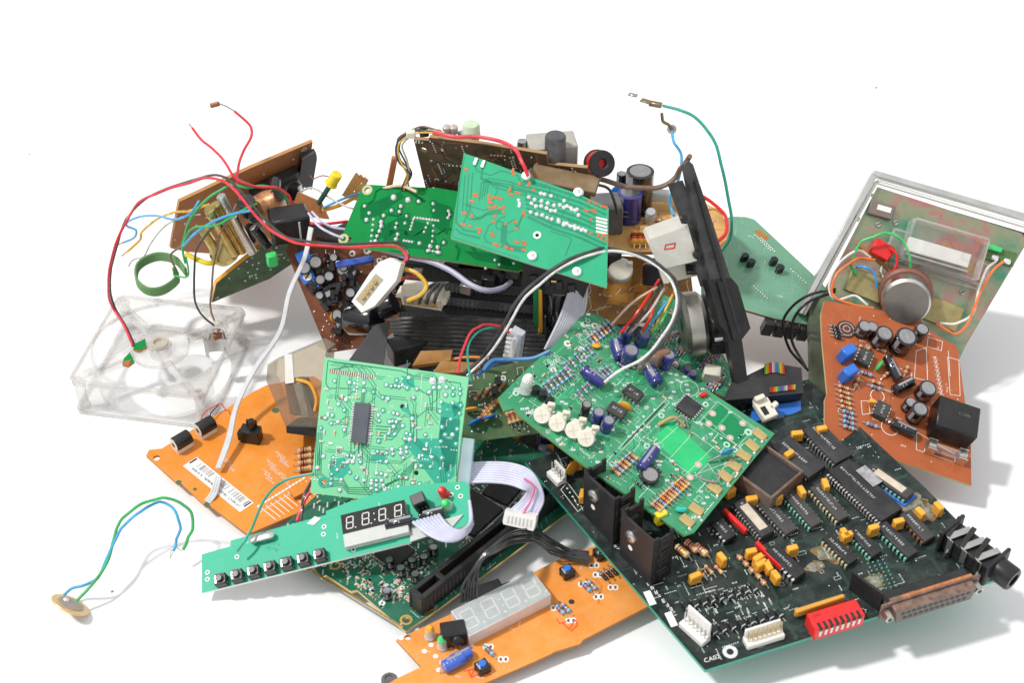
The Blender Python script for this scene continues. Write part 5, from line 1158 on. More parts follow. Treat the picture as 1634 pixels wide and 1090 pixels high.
# ============================================================ W: soiled green board in the middle
W2 = Board('circuit_board', 'soiled olive green circuit board in the middle, right of the mint board', 'circuit board', [(742, 705, 28), (860, 690, 30), (745, 600, 50)])
MW = mat('mask_soiled', (.08, .16, .07), .5, var=.5, scale=70, dust=.4, dcol=(.22, .20, .13))
W2.sub([(730, 708), (870, 690), (960, 680), (900, 560), (840, 575), (740, 596)], MW, FR4, MW, 2, deco=lambda m: (W2.traces(m, MG3, 50, .4), W2.silk(m, 40), W2.dots(m, SLD, 70), chipR(W2, m, 40)))
resrow(W2, 812, 668, 838, 660, 5, W2.ang(800, 640, 810, 670), 't', 7, 1.5)
resrow(W2, 770, 665, 792, 640, 6, 20, 'tot', 6, 1.3); resrow(W2, 762, 632, 800, 618, 4, 50, 't', 6, 1.2)
disccap(W2, 752, 655, 0, 4, ORC); disccap(W2, 780, 668, 10, 4, BLU); disccap(W2, 757, 675, 20, 4, mat('blue_disc', (.02, .2, .6), .4)); disccap(W2, 779, 668, 40, 3, YEL)
for x, y in ((795, 610), (812, 632), (790, 625)): to92(W2, x, y, x); 
cap(W2, 830, 610, 3, 7, KSL); cap(W2, 850, 640, 3, 6, KSL)

# ============================================================ Z: dark filler boards, added to darken the gaps under the heap
MZ = mat('mask_dark_filler', (.025, .035, .03), .55, var=.5, scale=70, dust=.35, dcol=(.12, .11, .09))
Z = Board('circuit_board', 'dark filler circuit board added at the very bottom of the heap, mostly buried', 'circuit board', [(640, 740, 5), (900, 760, 5), (640, 560, 5)])
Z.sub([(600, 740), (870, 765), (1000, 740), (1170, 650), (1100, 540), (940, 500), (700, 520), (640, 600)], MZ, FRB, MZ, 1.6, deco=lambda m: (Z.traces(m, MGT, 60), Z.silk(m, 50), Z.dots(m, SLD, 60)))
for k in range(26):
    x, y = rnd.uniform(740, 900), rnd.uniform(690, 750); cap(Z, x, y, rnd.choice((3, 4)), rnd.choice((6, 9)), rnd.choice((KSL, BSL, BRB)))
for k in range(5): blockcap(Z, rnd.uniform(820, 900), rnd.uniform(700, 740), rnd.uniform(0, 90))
Y_ = Board('circuit_board', 'added black filler board bristling with dusty parts, buried under the leaf green board', 'circuit board', [(520, 480, 45), (930, 500, 48), (560, 385, 60)])
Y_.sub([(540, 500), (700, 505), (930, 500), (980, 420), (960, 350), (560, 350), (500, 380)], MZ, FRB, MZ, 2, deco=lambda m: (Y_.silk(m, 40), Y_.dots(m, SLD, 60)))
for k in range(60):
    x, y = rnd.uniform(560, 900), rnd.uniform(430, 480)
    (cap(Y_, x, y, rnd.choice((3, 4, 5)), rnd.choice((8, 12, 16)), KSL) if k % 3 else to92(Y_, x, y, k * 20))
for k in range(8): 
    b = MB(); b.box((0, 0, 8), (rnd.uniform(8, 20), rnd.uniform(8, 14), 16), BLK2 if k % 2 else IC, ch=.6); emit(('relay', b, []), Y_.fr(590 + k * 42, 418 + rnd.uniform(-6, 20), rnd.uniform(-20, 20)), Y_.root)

# ============================================================ S: orange brown board with dark parts, left of centre
MS = mat('mask_burnt_orange', (.20, .06, .02), .45, var=.6, scale=60, dust=.5, dcol=(.16, .13, .11))
SB = Board('circuit_board', 'burnt orange board with sooty parts and blue trimmer, edge running down left of centre', 'circuit board', [(523, 562, 28), (610, 548, 32), (458, 404, 70)])
SB.sub([(523, 563), (600, 552), (640, 520), (680, 440), (600, 385), (470, 372), (456, 400)], MS, FRB, MS, 2, deco=lambda m: (SB.silk(m, 60), SB.dots(m, SLD, 90, (.4, .8)), SB.traces(m, RBK, 40, .8)))
for k in range(80):
    t = rnd.random(); x, y = lerp(480, 535, t) + rnd.uniform(0, 75), lerp(410, 530, t)
    q = k % 5
    if q == 0: cap(SB, x, y, rnd.choice((2.5, 3, 4)), rnd.choice((6, 9)), KSL)
    elif q == 1: to92(SB, x, y, k * 30)
    elif q == 2: res(SB, x, y, rnd.choice((0, 90, 45)), rnd.choice('tkb'), 6, 1.2)
    elif q == 3: blockcap(SB, x, y, k * 20, 6, 3, 6, BLK2)
    else: disccap(SB, x, y, k * 30, 3, rnd.choice((MG3, BLK, CPB, IC)), 0, 2)
for x, y, k in ((493, 442, 0), (487, 412, 0), (505, 455, 1)):
    b = MB(); b.box((0, 0, 3), (8, 8, 6), BLU if not k else BLK, ch=.6); d = MB(); d.cyl((0, 0, 6), (0, 0, 6.5), 2.6, WHT if x == 493 else BLU, 16); d.box((0, 0, 6.6), (4, .8, .2), BLK, 30, .02); emit(('trimmer', b, [('dial', d, [])]), SB.fr(x, y, 15), SB.root)
disccap(SB, 538, 506, 20, 4, ORC, -50, 3); cap(SB, 545, 518, 3, 6, KSL); b = MB(); b.box((0, 0, 2), (22, 4, 4), BRB, 0, .8); emit(('resistor_network', b, []), SB.fr(570, 420, 0, 8), SB.root)
b = MB(); b.box((0, 0, 0), (12, 6, 6), GRN, 0, .6); emit(('green_terminal', b, []), SB.fr(432, 412, 60, 6), SB.root) if False else None
cb = MB(); cb.lathe([(8, -9), (8.6, -8), (8.6, 8), (8, 9), (.05, 9.2)], KSL, 24, Matrix.Rotation(R(70), 4, 'Y') @ Matrix.Rotation(R(20), 4, 'X')); emit(('capacitor', cb, []), T3(P(580, 510, 62)), SB.root)
cb = MB(); cb.lathe([(6, -8), (6.4, -7), (6.4, 7), (6, 8), (.05, 8.1)], KSL, 20, Matrix.Rotation(R(60), 4, 'Y')); emit(('capacitor', cb, []), T3(P(610, 492, 66)), SB.root)

# ============================================================ T: black chassis, ribbon, bracket
T_ = Board('drive_chassis', 'black plastic chassis with slotted rows, in the shade under the green boards', 'chassis', [(640, 508, 58), (868, 520, 56), (650, 440, 76)])
b = MB(); b.extr([T_.uv(*q) for q in ((636, 512), (868, 524), (875, 440), (650, 420))], -6, 0, BLK2); part(T_, 'base', b)
for k, (x0, y0, x1, y1) in enumerate(((640, 505, 866, 517), (700, 480, 866, 496), (690, 458, 866, 468))):
    L = math.dist(T_.uv(x0, y0), T_.uv(x1, y1)); b = MB(); b.box((0, 0, 4), (L, 5, 8), BLK, ch=.3)
    n = int(L / 2.6)
    for j in range(n): b.box((-L / 2 + (j + .5) * 2.6, 0, 8.1), (1.4, 3, .6), IC, ch=.1); b.box((-L / 2 + (j + .5) * 2.6, -2.6, 5), (1.2, .4, 6), MRG, ch=.05)
    emit(('slot_row', b, []), T_.fr((x0 + x1) / 2, (y0 + y1) / 2, T_.ang(x0, y0, x1, y1)), T_.root)
KW = mat('black_wire', (.022, .023, .026), .27, coat=.3)
o = flatcable('ribbon_cable', [(622, 512, 66), (660, 509, 70), (760, 511, 70), (868, 514, 66)], [(640, 566, 52), (675, 575, 52), (760, 582, 52), (872, 588, 50)], 11, 1.5, KW, label='broad black ribbon cable running left to right across the middle', cat='ribbon cable')
b = Board('folded_strap', 'flat black strap folded down behind the mint green board', 'strap', [(560, 578, 66), (612, 580, 66), (620, 512, 74)])
q = MB(); q.extr([b.uv(*c) for c in ((553, 580), (612, 582), (622, 512), (596, 520))], -1, 0, mat('strap_black', (.035, .035, .04), .5)); part(b, 'strap_face', q)
J2 = Board('connector_shell', 'black plastic connector shell hanging under the teal board', 'connector', [(830, 470, 88), (922, 482, 86), (835, 418, 106)])
b = MB(); b.extr([J2.uv(*q) for q in ((830, 468), (836, 412), (875, 424), (940, 452), (928, 484), (900, 470))], -10, 0, BLK2); part(J2, 'shell', b)
b = MB()
for k in range(4): b.box(J2.uv(852 + k * 20, 445 + k * 5) + (.6,), (4, 5, 1.6), BLK, 10, .3)
b.box(J2.uv(884, 448) + (.8,), (3, 1.2, 1), GLD, 0, .2); part(J2, 'latch', b)
b = MB(); b.lathe([(7, -16), (7.6, -15), (7.6, 13), (7, 14), (.05, 14.2)], KSL, 24, Matrix.Rotation(R(-12), 4, 'X')); top(emit(('capacitor', b, []), T3(P(893, 500, 70)), None), 'tall black can capacitor in the dark gap left of the grey ribbon', 'capacitor')
vs_ = Board('circuit_board', 'narrow green board strip with orange edge standing upright in the gap', 'circuit board', [(852, 470, 96), (862, 470, 95), (858, 532, 62)])
b = MB(); b.extr([vs_.uv(*q) for q in ((852, 462), (864, 462), (864, 532), (852, 515))], -1, 0, MG3, MG3); part(vs_, 'substrate', b); b = MB(); b.extr([vs_.uv(*q) for q in ((859, 462), (864, 462), (865, 532), (859, 532))], .1, 1, ORC); part(vs_, 'edge_strip', b)
# cable connectors
def molex(name, label, pts, outline, th, slotline, n, m=CRM):
    X = Board(name, label, 'connector', pts); b = MB(); b.extr([X.uv(*q) for q in outline], -th, 0, m); part(X, 'shell', b)
    p0, p1 = X.uv(*slotline[0]), X.uv(*slotline[1]); L = math.dist(p0, p1); a = math.degrees(math.atan2(p1[1] - p0[1], p1[0] - p0[0])); c = ((p0[0] + p1[0]) / 2, (p0[1] + p1[1]) / 2)
    b = MB(); b.box((c[0], c[1], .05), (L + 4, 5.2, .5), mat('slot_shade', (.42, .38, .28), .6), a, .1); part(X, 'recess', b)
    for k in range(n):
        t = (k + .5) / n; b = MB(); b.cyl((lerp(p0[0], p1[0], t), lerp(p0[1], p1[1], t), .2), (lerp(p0[0], p1[0], t), lerp(p0[1], p1[1], t), 1.6), 1.2, GLD, 10); part(X, 'pin', b)
    return X
molex('power_plug', 'off white four pin power plug hanging on the red and black cable', [(561, 481, 96), (578, 499, 92), (604, 418, 114)], ((561, 481), (577, 499), (598, 488), (632, 448), (640, 420), (622, 411), (605, 418), (590, 436)), 9, ((577, 478), (602, 446)), 4, WHT)
molex('power_plug', 'cream four way plug with yellow and black wires, lying in the dark middle', [(632, 480, 84), (710, 492, 84), (638, 462, 92)], ((631, 474), (640, 476), (642, 486), (704, 496), (706, 488), (712, 486), (712, 478), (704, 478), (702, 466), (640, 460), (640, 470), (632, 470)), 8, ((650, 480), (698, 486)), 4, CRM)
X3 = Board('header_plug', 'white toothed plug standing on end between the black ribbon and blue wires', 'connector', [(804, 572, 66), (826, 578, 66), (812, 528, 84)])
b = MB(); b.extr([X3.uv(*q) for q in ((803, 572), (826, 580), (832, 538), (815, 528), (811, 534))], -6, 0, mat('cool_white', (.62, .65, .72), .35)); part(X3, 'shell', b)
b = MB()
for k in range(6): b.box(X3.uv(807 + k * 1.3, 568 - k * 7) + (-2,), (3, 1.6, 5), WHT, 0, .2)
b.box(X3.uv(820, 555) + (.5,), (3.4, 13, 1.4), WHT, -8, .3); part(X3, 'teeth', b)

# ============================================================ X: blue socket with rainbow cable
XB = Board('ribbon_plug', 'blue socket with black rainbow striped ribbon plug, under the orange brown board', 'connector', [(1200, 672, 40), (1276, 655, 40), (1200, 640, 44)])
b = MB(); b.extr([XB.uv(*q) for q in ((1198, 674), (1278, 658), (1278, 640), (1200, 652))], -8, 0, BLU); part(XB, 'socket_body', b)
b = MB(); b.extr([XB.uv(*q) for q in ((1150, 652), (1275, 640), (1272, 600), (1225, 592), (1210, 600), (1160, 625))], 1, 9, BLK2); part(XB, 'plug_body', b)
cols = [(.45, .05, .02), (.85, .02, .02), (.9, .25, .0), (.85, .7, .02), (.05, .5, .1), (.02, .2, .7), (.3, .1, .5), (.4, .4, .4), (.8, .8, .8)]
RM = [mat('rainbow_%s' % n, c, .4) for n, c in zip('brown red orange yellow green blue violet grey white'.split(), [tuple(.5 * q for q in c) for c in cols])]
flatrb = MB()
for k in range(13):
    p = [XB.uv(1214 + k * 2.5, 611 - 3 * math.sin(k / 12 * 3.1)) + (9.4,), XB.uv(1213 + k * 2.4, 600 - 4 * math.sin(k / 12 * 3.1)) + (11,), XB.uv(1216 + k * 2.2, 594) + (9.2,)]; flatrb.tube(p, .5, RM[(13 - k) % 9], 6, 3)
    p = [XB.uv(1222 + k * 3.2, 640 - k * .4) + (9.4,), XB.uv(1222 + k * 3.2, 633 - k * .4) + (9.9,)]; flatrb.tube(p, .6, RM[k % 9], 6, 1)
part(XB, 'rainbow_cable', flatrb)
b = MB(); b.box((0, 0, 3), (9, 12, 4), CRM, 0, .6); b.box((5, 0, 2), (6, 3, 6), CRM, 20, .6); b.box((-1, 6, 5), (6, 3, 6), CRM, 0, .5); b.box((-1.5, -1, 5.1), (3, 5, .3), BLK, 0, .05)
top(emit(('cable_clip', b, []), XB.fr(1216, 664, 10, 4), None), 'cream plastic clip at the foot of the black rail', 'clip')
b = MB(); b.box((0, 0, 5), (17, 11, 9), BLK, 10, .6); top(emit(('ribbon_plug', b, []), T3(P(1165, 650, 24)), None), 'plain black plug block behind the right corner of the bright green board', 'connector')

# ============================================================ R: brown assembly at the upper left
MR = mat('brown_resin_board', (.42, .17, .06), .5, var=.2, scale=50, dust=.15, dcol=(.6, .4, .25))
R1 = Board('circuit_board', 'brown board standing on edge at the upper left, carrying metal tubes and many wires', 'circuit board', [(272, 396, 46), (478, 300, 62), (286, 322, 92)])
R1.sub([(272, 396), (300, 402), (380, 408), (430, 390), (480, 320), (494, 262), (499, 226), (400, 268), (286, 322)], MR, FRB, MR, 2, deco=lambda m: (R1.silk(m, 20), R1.dots(m, SLD, 30)))
b = MB(); b.extr([R1.uv(*q) for q in ((470, 286), (476, 244), (498, 232), (500, 242), (492, 292))], 2, 5, BLK2); part(R1, 'black_bracket', b)
b = MB(); b.extr([R1.uv(*q) for q in ((395, 300), (420, 285), (470, 262), (472, 290), (430, 312), (398, 322))], 1, 6, BLK2); part(R1, 'heat_plate', b)
b = MB(); b.box((0, 0, 8), (8, 8, 5), MET, 20, .4); b.box((3, 2, 5), (7, 3, 10), STL, 20, .3); b.box((-8, -3, 8), (12, 2.2, 2.2), STL, 10, .3); emit(('fuse_clip', b, []), R1.fr(455, 285), R1.root)
def W3(name, mb, x, y, z, par, lab=None): return emit((name, mb, []), T3(P(x, y, z)), par, lab)
GT = mat('gold_can', (.62, .50, .20), .25, 1, var=.2)
for (x0, y0, z0, x1, y1, z1, r_, m_) in ((334, 332, 98, 376, 405, 62, 3.6, GT), (343, 325, 98, 388, 402, 62, 3.2, GT), (325, 366, 80, 352, 412, 56, 3, GT), (352, 312, 104, 403, 404, 62, 2.7, MET), (372, 345, 92, 405, 402, 64, 2.2, MET)):
    a, c = P(x0, y0, z0), P(x1, y1, z1); b = MB(); b.cyl((0, 0, 0), c - a, r_, m_, 18); emit(('metal_tube', b, []), T3(a), R1.root)
b = MB(); b.lathe([(7, -7), (8, -5), (8, 5), (6, 7), (.05, 7.2)], GT, 18, Matrix.Rotation(R(60), 4, 'X')); W3('brass_cup', b, 358, 402, 60, R1.root)
b = MB(); b.lathe([(3, -9), (8, -8), (9, 0), (8, 8), (3, 9)], mat('copper_coil', (.52, .24, .11), .35, .3, var=.3, scale=500), 22, Matrix.Rotation(R(65), 4, 'Y')); W3('coil', b, 428, 328, 84, R1.root)
b = MB(); b.box((0, 0, 0), (22, 16, 17), BLK, 16, 1.2); b.box((7, -8.3, 1), (1, .6, 13), LGR, 16, .1); W3('relay', b, 462, 358, 88, R1.root, 'glossy black relay cube')
b = MB(); b.box((0, 0, 0), (30, 14, 14), BLK2, -10, .8); W3('dark_housing', b, 520, 385, 70, R1.root)
b = MB(); b.cyl((-4, 0, 6), (3, 0, -7), 3, KSL, 14); b.cyl((-4.1, 0, 6.2), (-4.6, 0, 7), 2.2, STL, 12); b.tube([(3, 0, -7), (6, 0, -12), (8, 0, -16)], .5, COP, 6, 3); W3('capacitor', b, 418, 378, 82, R1.root)
b = MB(); b.box((0, 0, 0), (6, 5, 8), GRN, 20, .8); W3('terminal', b, 434, 414, 74, R1.root)
for k, (x, y, z, r_) in enumerate(((395, 330, 88, 5), (410, 350, 86, 4), (445, 310, 90, 4), (470, 305, 88, 4), (400, 372, 72, 4), (438, 298, 92, 3.4))): b = MB(); b.lathe([(r_, -5), (r_ * 1.05, -4), (r_ * 1.05, 5), (r_, 6), (.05, 6.1)], KSL if k % 2 else BLK2, 16, Matrix.Rotation(R(20 + 17 * k), 4, 'X')); W3('capacitor', b, x, y, z, R1.root)
R2 = Board('circuit_board', 'grimy green board edge slanting down beside the clear fan frame', 'circuit board', [(340, 482, 22), (462, 415, 42), (342, 454, 40)])
R2.sub([(338, 483), (345, 452), (425, 386), (480, 372), (475, 415), (430, 445)], mat('mask_moss', (.06, .11, .05), .5, var=.5, scale=90, dust=.4, dcol=(.25, .25, .18)), ORC, FRB, 2.5, deco=lambda m: (R2.dots(m, SLD, 60, (.4, .7)), R2.traces(m, MG3, 20)))
R3 = Board('circuit_board', 'small orange brown scrap with toothed end behind the leaf green board', 'circuit board', [(548, 312, 84), (565, 318, 84), (568, 276, 100)])
R3.sub([(545, 312), (568, 320), (586, 288), (580, 283), (579, 286), (574, 279), (572, 282), (567, 276)], ML2, EO, MO, 1.6, deco=lambda m: R3.dots(m, SLD, 14, (.4, .6)))
R4 = Board('circuit_board', 'brown scrap of board behind the black relay cube', 'circuit board', [(462, 340, 80), (520, 352, 78), (475, 305, 92)])
R4.sub([(462, 342), (475, 306), (512, 322), (525, 350)], MR, FRB, MR, 1.6)
o = P(508, 325, 92); e_ = P(536, 281, 112); b = MB(); b.cyl((0, 0, 0), (e_ - o) * .75, 1.5, mat('dark_green_lead', (.02, .10, .07), .5), 8); ld = MB(); d = (e_ - o).normalized(); ld.cyl(d * (e_ - o).length * .72, d * ((e_ - o).length + 2), 3.2, YEL, 16); ld.cyl(d * (e_ - o).length * .70, d * (e_ - o).length * .76, 3.8, YEL, 16)
top(emit(('led', b, [('lamp', ld, [])]), T3(o), None), 'yellow light emitting diode sticking up on dark green leads', 'led')
wire('lead', [(532, 284, 112), (515, 280, 108), (500, 285, 105), (495, 280, 102)], .5, CPB, 'thin brown twisted lead reaching the yellow light emitting diode', 'lead wire')

# ============================================================ loose wires
WR = mat('wire_red', (.68, .02, .04), .35, coat=.2); WB = mat('wire_black', (.03, .03, .032), .35, coat=.2); WG = mat('wire_green', (.03, .40, .10), .38); WC = mat('wire_blue', (.06, .38, .70), .38); WY = mat('wire_yellow', (.72, .42, .04), .38)
WT = mat('wire_teal', (.01, .33, .24), .35, coat=.2); WGY = mat('wire_grey', (.50, .49, .44), .45); WBR = mat('wire_brown', (.20, .12, .08), .5, dust=.3); WWH = mat('wire_white', (.78, .78, .76), .35)
def lw(pts, r, m, label, cat='wire', name='wire', bare=None, group=None): return wire(name, pts, r, m, label, cat, group, None, bare)
lw([(307, 204, 128), (322, 223, 126), (345, 240, 123), (362, 262, 120), (378, 285, 116), (408, 298, 110), (440, 300, 105), (460, 310, 100), (466, 326, 94)], 1.1, WR, 'red wire whose cut end points up at the far upper left', bare=[0])
lw([(374, 177, 138), (392, 192, 134), (402, 215, 128), (388, 245, 122), (379, 270, 117), (378, 300, 110), (384, 318, 104)], 1.1, WR, 'red wire rising highest at upper left and ending in a brown tip')
b = MB(); b.tube([(0, 0, 0), (-4, 0, 3), (-8, 0, 5)], .4, STL, 6, 3); b.cyl((-8, 0, 5), (-13, 0, 3.6), 1.5, CPB, 8); top(emit(('wire_tip', b, []), T3(P(374, 177, 138)), None), 'bare brown tip on the tallest red wire', 'wire end')
fp = [(212, 552, 27), (198, 520, 27), (182, 494, 30), (173, 468, 44), (176, 430, 62), (192, 370, 84), (222, 325, 96), (262, 303, 104), (300, 292, 110), (330, 284, 114), (358, 291, 116), (385, 316, 116), (412, 348, 114), (445, 375, 114), (480, 390, 114), (540, 395, 114), (600, 393, 114), (632, 392, 114), (646, 402, 112), (650, 414, 110), (634, 424, 108)]
lw(fp, 1.1, WR, 'long red cable looping from the clear fan frame across to the white power plug', 'cable', 'cable')
lw([(x + (5 if 8 < i < 13 else 2), y - (5 if 8 < i < 18 else 3), z - 1) for i, (x, y, z) in enumerate(fp)], 1.0, WB, 'long black cable looping beside the red one from the fan frame to the plug', 'cable', 'cable')
lw([(342, 520, 34), (325, 505, 38), (311, 480, 44), (309, 440, 56), (314, 400, 70), (330, 372, 82), (352, 350, 92), (375, 338, 98)], .9, WB, 'thin black wire dropping to the metal clip on the fan, left one of two')
lw([(342, 512, 34), (337, 495, 38), (337, 460, 48), (343, 410, 66), (352, 375, 80), (368, 345, 94), (378, 325, 100)], .9, WBR, 'thin brown wire dropping to the metal clip on the fan, right one of two')
lw([(290, 395, 70), (296, 372, 78), (305, 345, 92), (330, 318, 104), (355, 302, 110), (372, 295, 112), (395, 300, 110), (420, 296, 108), (450, 305, 100), (460, 325, 92)], 1.1, WG, 'green wire arching highest of the green ones at the left board')
lw([(296, 420, 60), (292, 400, 68), (300, 375, 80), (312, 363, 86), (340, 362, 92), (362, 350, 96), (388, 334, 100), (410, 325, 100)], 1.0, WG, 'shorter green wire running below the arching green wire')
lw([(293, 392, 72), (312, 372, 84), (340, 354, 92), (370, 342, 98), (400, 336, 100)], 1.2, WC, 'bright blue wire running beside the green one into the black parts')
lw([(196, 387, 44), (212, 380, 46), (216, 368, 50), (202, 358, 54), (222, 347, 62), (250, 344, 74), (280, 350, 86), (305, 338, 94), (318, 320, 98)], 1.0, WC, 'blue wire with zigzag end sticking out left of the brown board', bare=[0])
lw([(202, 402, 40), (222, 385, 46), (226, 370, 52), (248, 352, 64), (280, 340, 80), (310, 334, 92), (335, 326, 96)], 1.1, WY, 'yellow ochre wire sticking out left of the brown board', bare=[0])
lw([(205, 425, 34), (212, 415, 38), (230, 408, 44), (245, 385, 54), (265, 360, 66), (290, 346, 80), (320, 342, 90)], .7, WGY, 'thin white wire with frayed end below the yellow one at left')
lw([(296, 405, 66), (310, 412, 64), (330, 420, 62), (345, 418, 60)], 2.2, YEL, 'short thick yellow loop under the metal tubes')
flatcable('band', [(298, 440, 52), (280, 420, 50), (250, 415, 46), (222, 430, 42), (220, 455, 38), (238, 470, 36), (262, 468, 38), (285, 450, 44), (278, 438, 50)], [P(*q) + Vector((0, 0, 5)) for q in ((298, 440, 52), (280, 420, 50), (250, 415, 46), (222, 430, 42), (220, 455, 38), (238, 470, 36), (262, 468, 38), (285, 450, 44), (278, 438, 50))], 6, .8, mat('moss_band', (.12, .27, .09), .5), label='flat moss green band curled into an open ring above the fan', cat='band')
lw([(282, 432, 52), (272, 408, 58), (290, 392, 68)], .9, WBR, 'kinked brown stub joining the green ring to the wires'); lw([(278, 440, 50), (300, 440, 54), (296, 405, 66)], .8, WG, 'thin dark green wire bent beside the green ring')
flatcable('cable_strap', [(494, 362, 98), (484, 411, 88), (460, 466, 72), (445, 528, 56), (406, 586, 38), (376, 646, 26), (362, 700, 19), (345, 748, 14)], [(499, 364, 98), (488, 412, 88), (464, 468, 72), (449, 530, 56), (410, 588, 38), (380, 648, 26), (368, 702, 19), (351, 748, 14)], 4, .62, mat('strap_clear_white', (.60, .61, .62), .3, coat=.4), label='pale translucent strap dangling from the black relay down over the orange board', cat='strap')
flatcable('cable_strap', [(345, 760, 13), (338, 785, 11), (328, 800, 9)], [(352, 762, 13), (345, 788, 11), (334, 804, 9)], 3, .8, mat('strap_clear_white', (.6, .6, .6), .3), label='short loose end of pale strap below the bar code label', cat='strap')
# upper right wires
lw([(1058, 168, 168), (1085, 176, 168), (1112, 188, 166), (1138, 220, 158), (1152, 262, 148), (1162, 310, 132), (1168, 350, 118), (1164, 380, 106), (1152, 400, 96)], 1.25, WT, 'teal green wire arching high over the black rail')
b = MB(); b.box((0, 0, 0), (7, 3, 2.5), mat('terminal_brass', (.32, .25, .16), .4, .8), -20, .4); b.box((-5, 1.5, 1), (6, 3.5, .8), mat('terminal_brass', (.3, .25, .16), .4), -30, .2); b.box((-12, 3, 4), (5, 2.4, 1), STL, -25, .2); top(emit(('crimp_terminal', b, []), T3(P(1046, 166, 168)), None), 'brass crimp terminal at the top end of the teal wire', 'terminal')
lw([(1072, 210, 152), (1076, 228, 148), (1087, 245, 143), (1088, 265, 138), (1082, 290, 128), (1071, 310, 120), (1072, 335, 112), (1084, 358, 112)], 1.1, WC, 'light blue wire crossing behind the top of the black rail')
b = MB(); b.tube([(0, 0, 0), (-2, 0, 3), (-5, 0, 5), (-6, 0, 10)], .9, mat('terminal_brass', (.3, .25, .16), .4), 7, 3); b.lathe([(1.4, -.6), (2.6, -.6), (2.6, .6), (1.4, .6), (1.4, -.6)], STL, 16, Matrix.Rotation(R(60), 4, 'X')); top(emit(('crimp_terminal', b, []), T3(P(1072, 206, 153)), None), 'small ring terminal at the top end of the light blue wire', 'terminal')
lw([(938, 283, 136), (960, 287, 136), (1000, 298, 134), (1040, 300, 132), (1065, 292, 134), (1082, 276, 140), (1092, 262, 150), (1101, 249, 158)], 2.0, WBR, 'thick brown cable slung from the back boards to the rail top', 'cable', 'cable')
lw([(945, 293, 130), (970, 300, 126), (980, 320, 118), (985, 340, 108)], 1.2, WB, 'short black cable dropping behind the teal board')
lw([(692, 211, 158), (720, 216, 160), (760, 218, 160), (800, 226, 160), (822, 240, 158), (835, 262, 155), (842, 280, 151)], 1.5, WR, 'bright red wire running over the back board to a screw on the teal board')
for i, (m_, dx, dy, nm) in enumerate(((WBR, 0, 0, 'brown'), (WB, 5, 3, 'black'), (WY, 3, 9, 'yellow'), (WGY, 9, 6, 'grey'), (WB, -1, 6, 'second black'))):
    lw([(700 + dx, 208 + dy * .5, 156), (670 + dx, 202 + dy, 154), (645 + dx, 212 + dy, 148), (633 + dx, 228 + dy, 142), (636 + dx * 1.5, 250 + dy, 134), (650 + (dx * 3) % 8, 272 + dy, 126), (642 + dx, 298, 116), (645 + dx, 312, 108)], .75, m_, nm + ' wire of the bundle hooking round the top left of the sooty board', group='wire bundle at the sooty board')
lw([(612, 300, 112), (640, 296, 116), (665, 306, 118)], 1.2, mat('wire_peach', (.7, .5, .35), .4), 'peach coloured wire lying on the top edge of the leaf green board')
b = MB(); b.box((0, 0, 0), (3.5, 3, 22), MR, 0, .5); o = top(emit(('brown_post', b, []), T3(P(625, 276, 112)) @ Matrix.Rotation(R(12), 4, 'Y'), None), 'thin brown post standing behind the leaf green board', 'post')
lw([(498, 338, 96), (512, 352, 98), (530, 362, 96), (552, 366, 94)], 1.0, mat('wire_lilac', (.58, .58, .75), .4), 'lilac wire entering behind the leaf green board, upper of two'); lw([(492, 340, 96), (508, 360, 97), (528, 372, 96), (548, 380, 94)], 1.0, mat('wire_lilac', (.58, .58, .75), .4), 'lilac wire entering behind the leaf green board, lower of two')
lw([(495, 356, 92), (520, 357, 94), (555, 353, 92)], 1.2, WR, 'short red wire right of the black relay cube'); lw([(515, 332, 96), (545, 318, 98), (575, 308, 98)], 1.0, WC, 'blue wire passing under the top corner of the leaf green board'); lw([(480, 305, 98), (500, 300, 98), (530, 318, 98), (560, 332, 97), (585, 332, 94)], .8, WGY, 'grey wire curling past the yellow light emitting diode'); lw([(514, 336, 94), (545, 326, 95), (582, 306, 96)], 1.6, ORC, 'orange strip of wire beside the toothed scrap')
lw([(600, 396, 92), (660, 412, 90), (710, 425, 90), (745, 450, 88), (775, 464, 86), (800, 460, 84), (815, 450, 82)], 2.2, mat('sleeve_grey_lilac', (.42, .42, .55), .4), 'thick grey lilac cable drooping below the leaf green board', 'cable', 'cable')
# white and black pair over the centre
wp = [(745, 600, 66), (775, 572, 74), (805, 530, 88), (830, 485, 104), (860, 452, 114), (900, 425, 124), (945, 406, 128), (985, 402, 126), (1030, 415, 120), (1065, 440, 114), (1080, 470, 108), (1076, 500, 102), (1055, 540, 96), (1025, 572, 90), (990, 590, 86), (965, 610, 78)]
lw(wp, 1.1, WWH, 'white cable arching over the middle from the mint board to the bright green one', 'cable', 'cable')
lw([(x + (-5 if 8 > i else (5 if i > 8 else 1)), y - (4 if i < 9 else (2 if i < 11 else -4)), z + 1) for i, (x, y, z) in enumerate(wp[:-2])], 1.35, WB, 'black cable arching over the middle beside the white one', 'cable', 'cable')
lw([(730, 596, 84), (738, 562, 88), (750, 532, 90), (770, 518, 90), (795, 520, 88), (813, 531, 84)], 1.0, WR, 'small red wire looping from the top corner of the mint board'); lw([(752, 612, 80), (746, 570, 86), (750, 545, 88), (770, 526, 88), (805, 521, 86)], .9, WT, 'small teal wire looping from the top corner of the mint board')
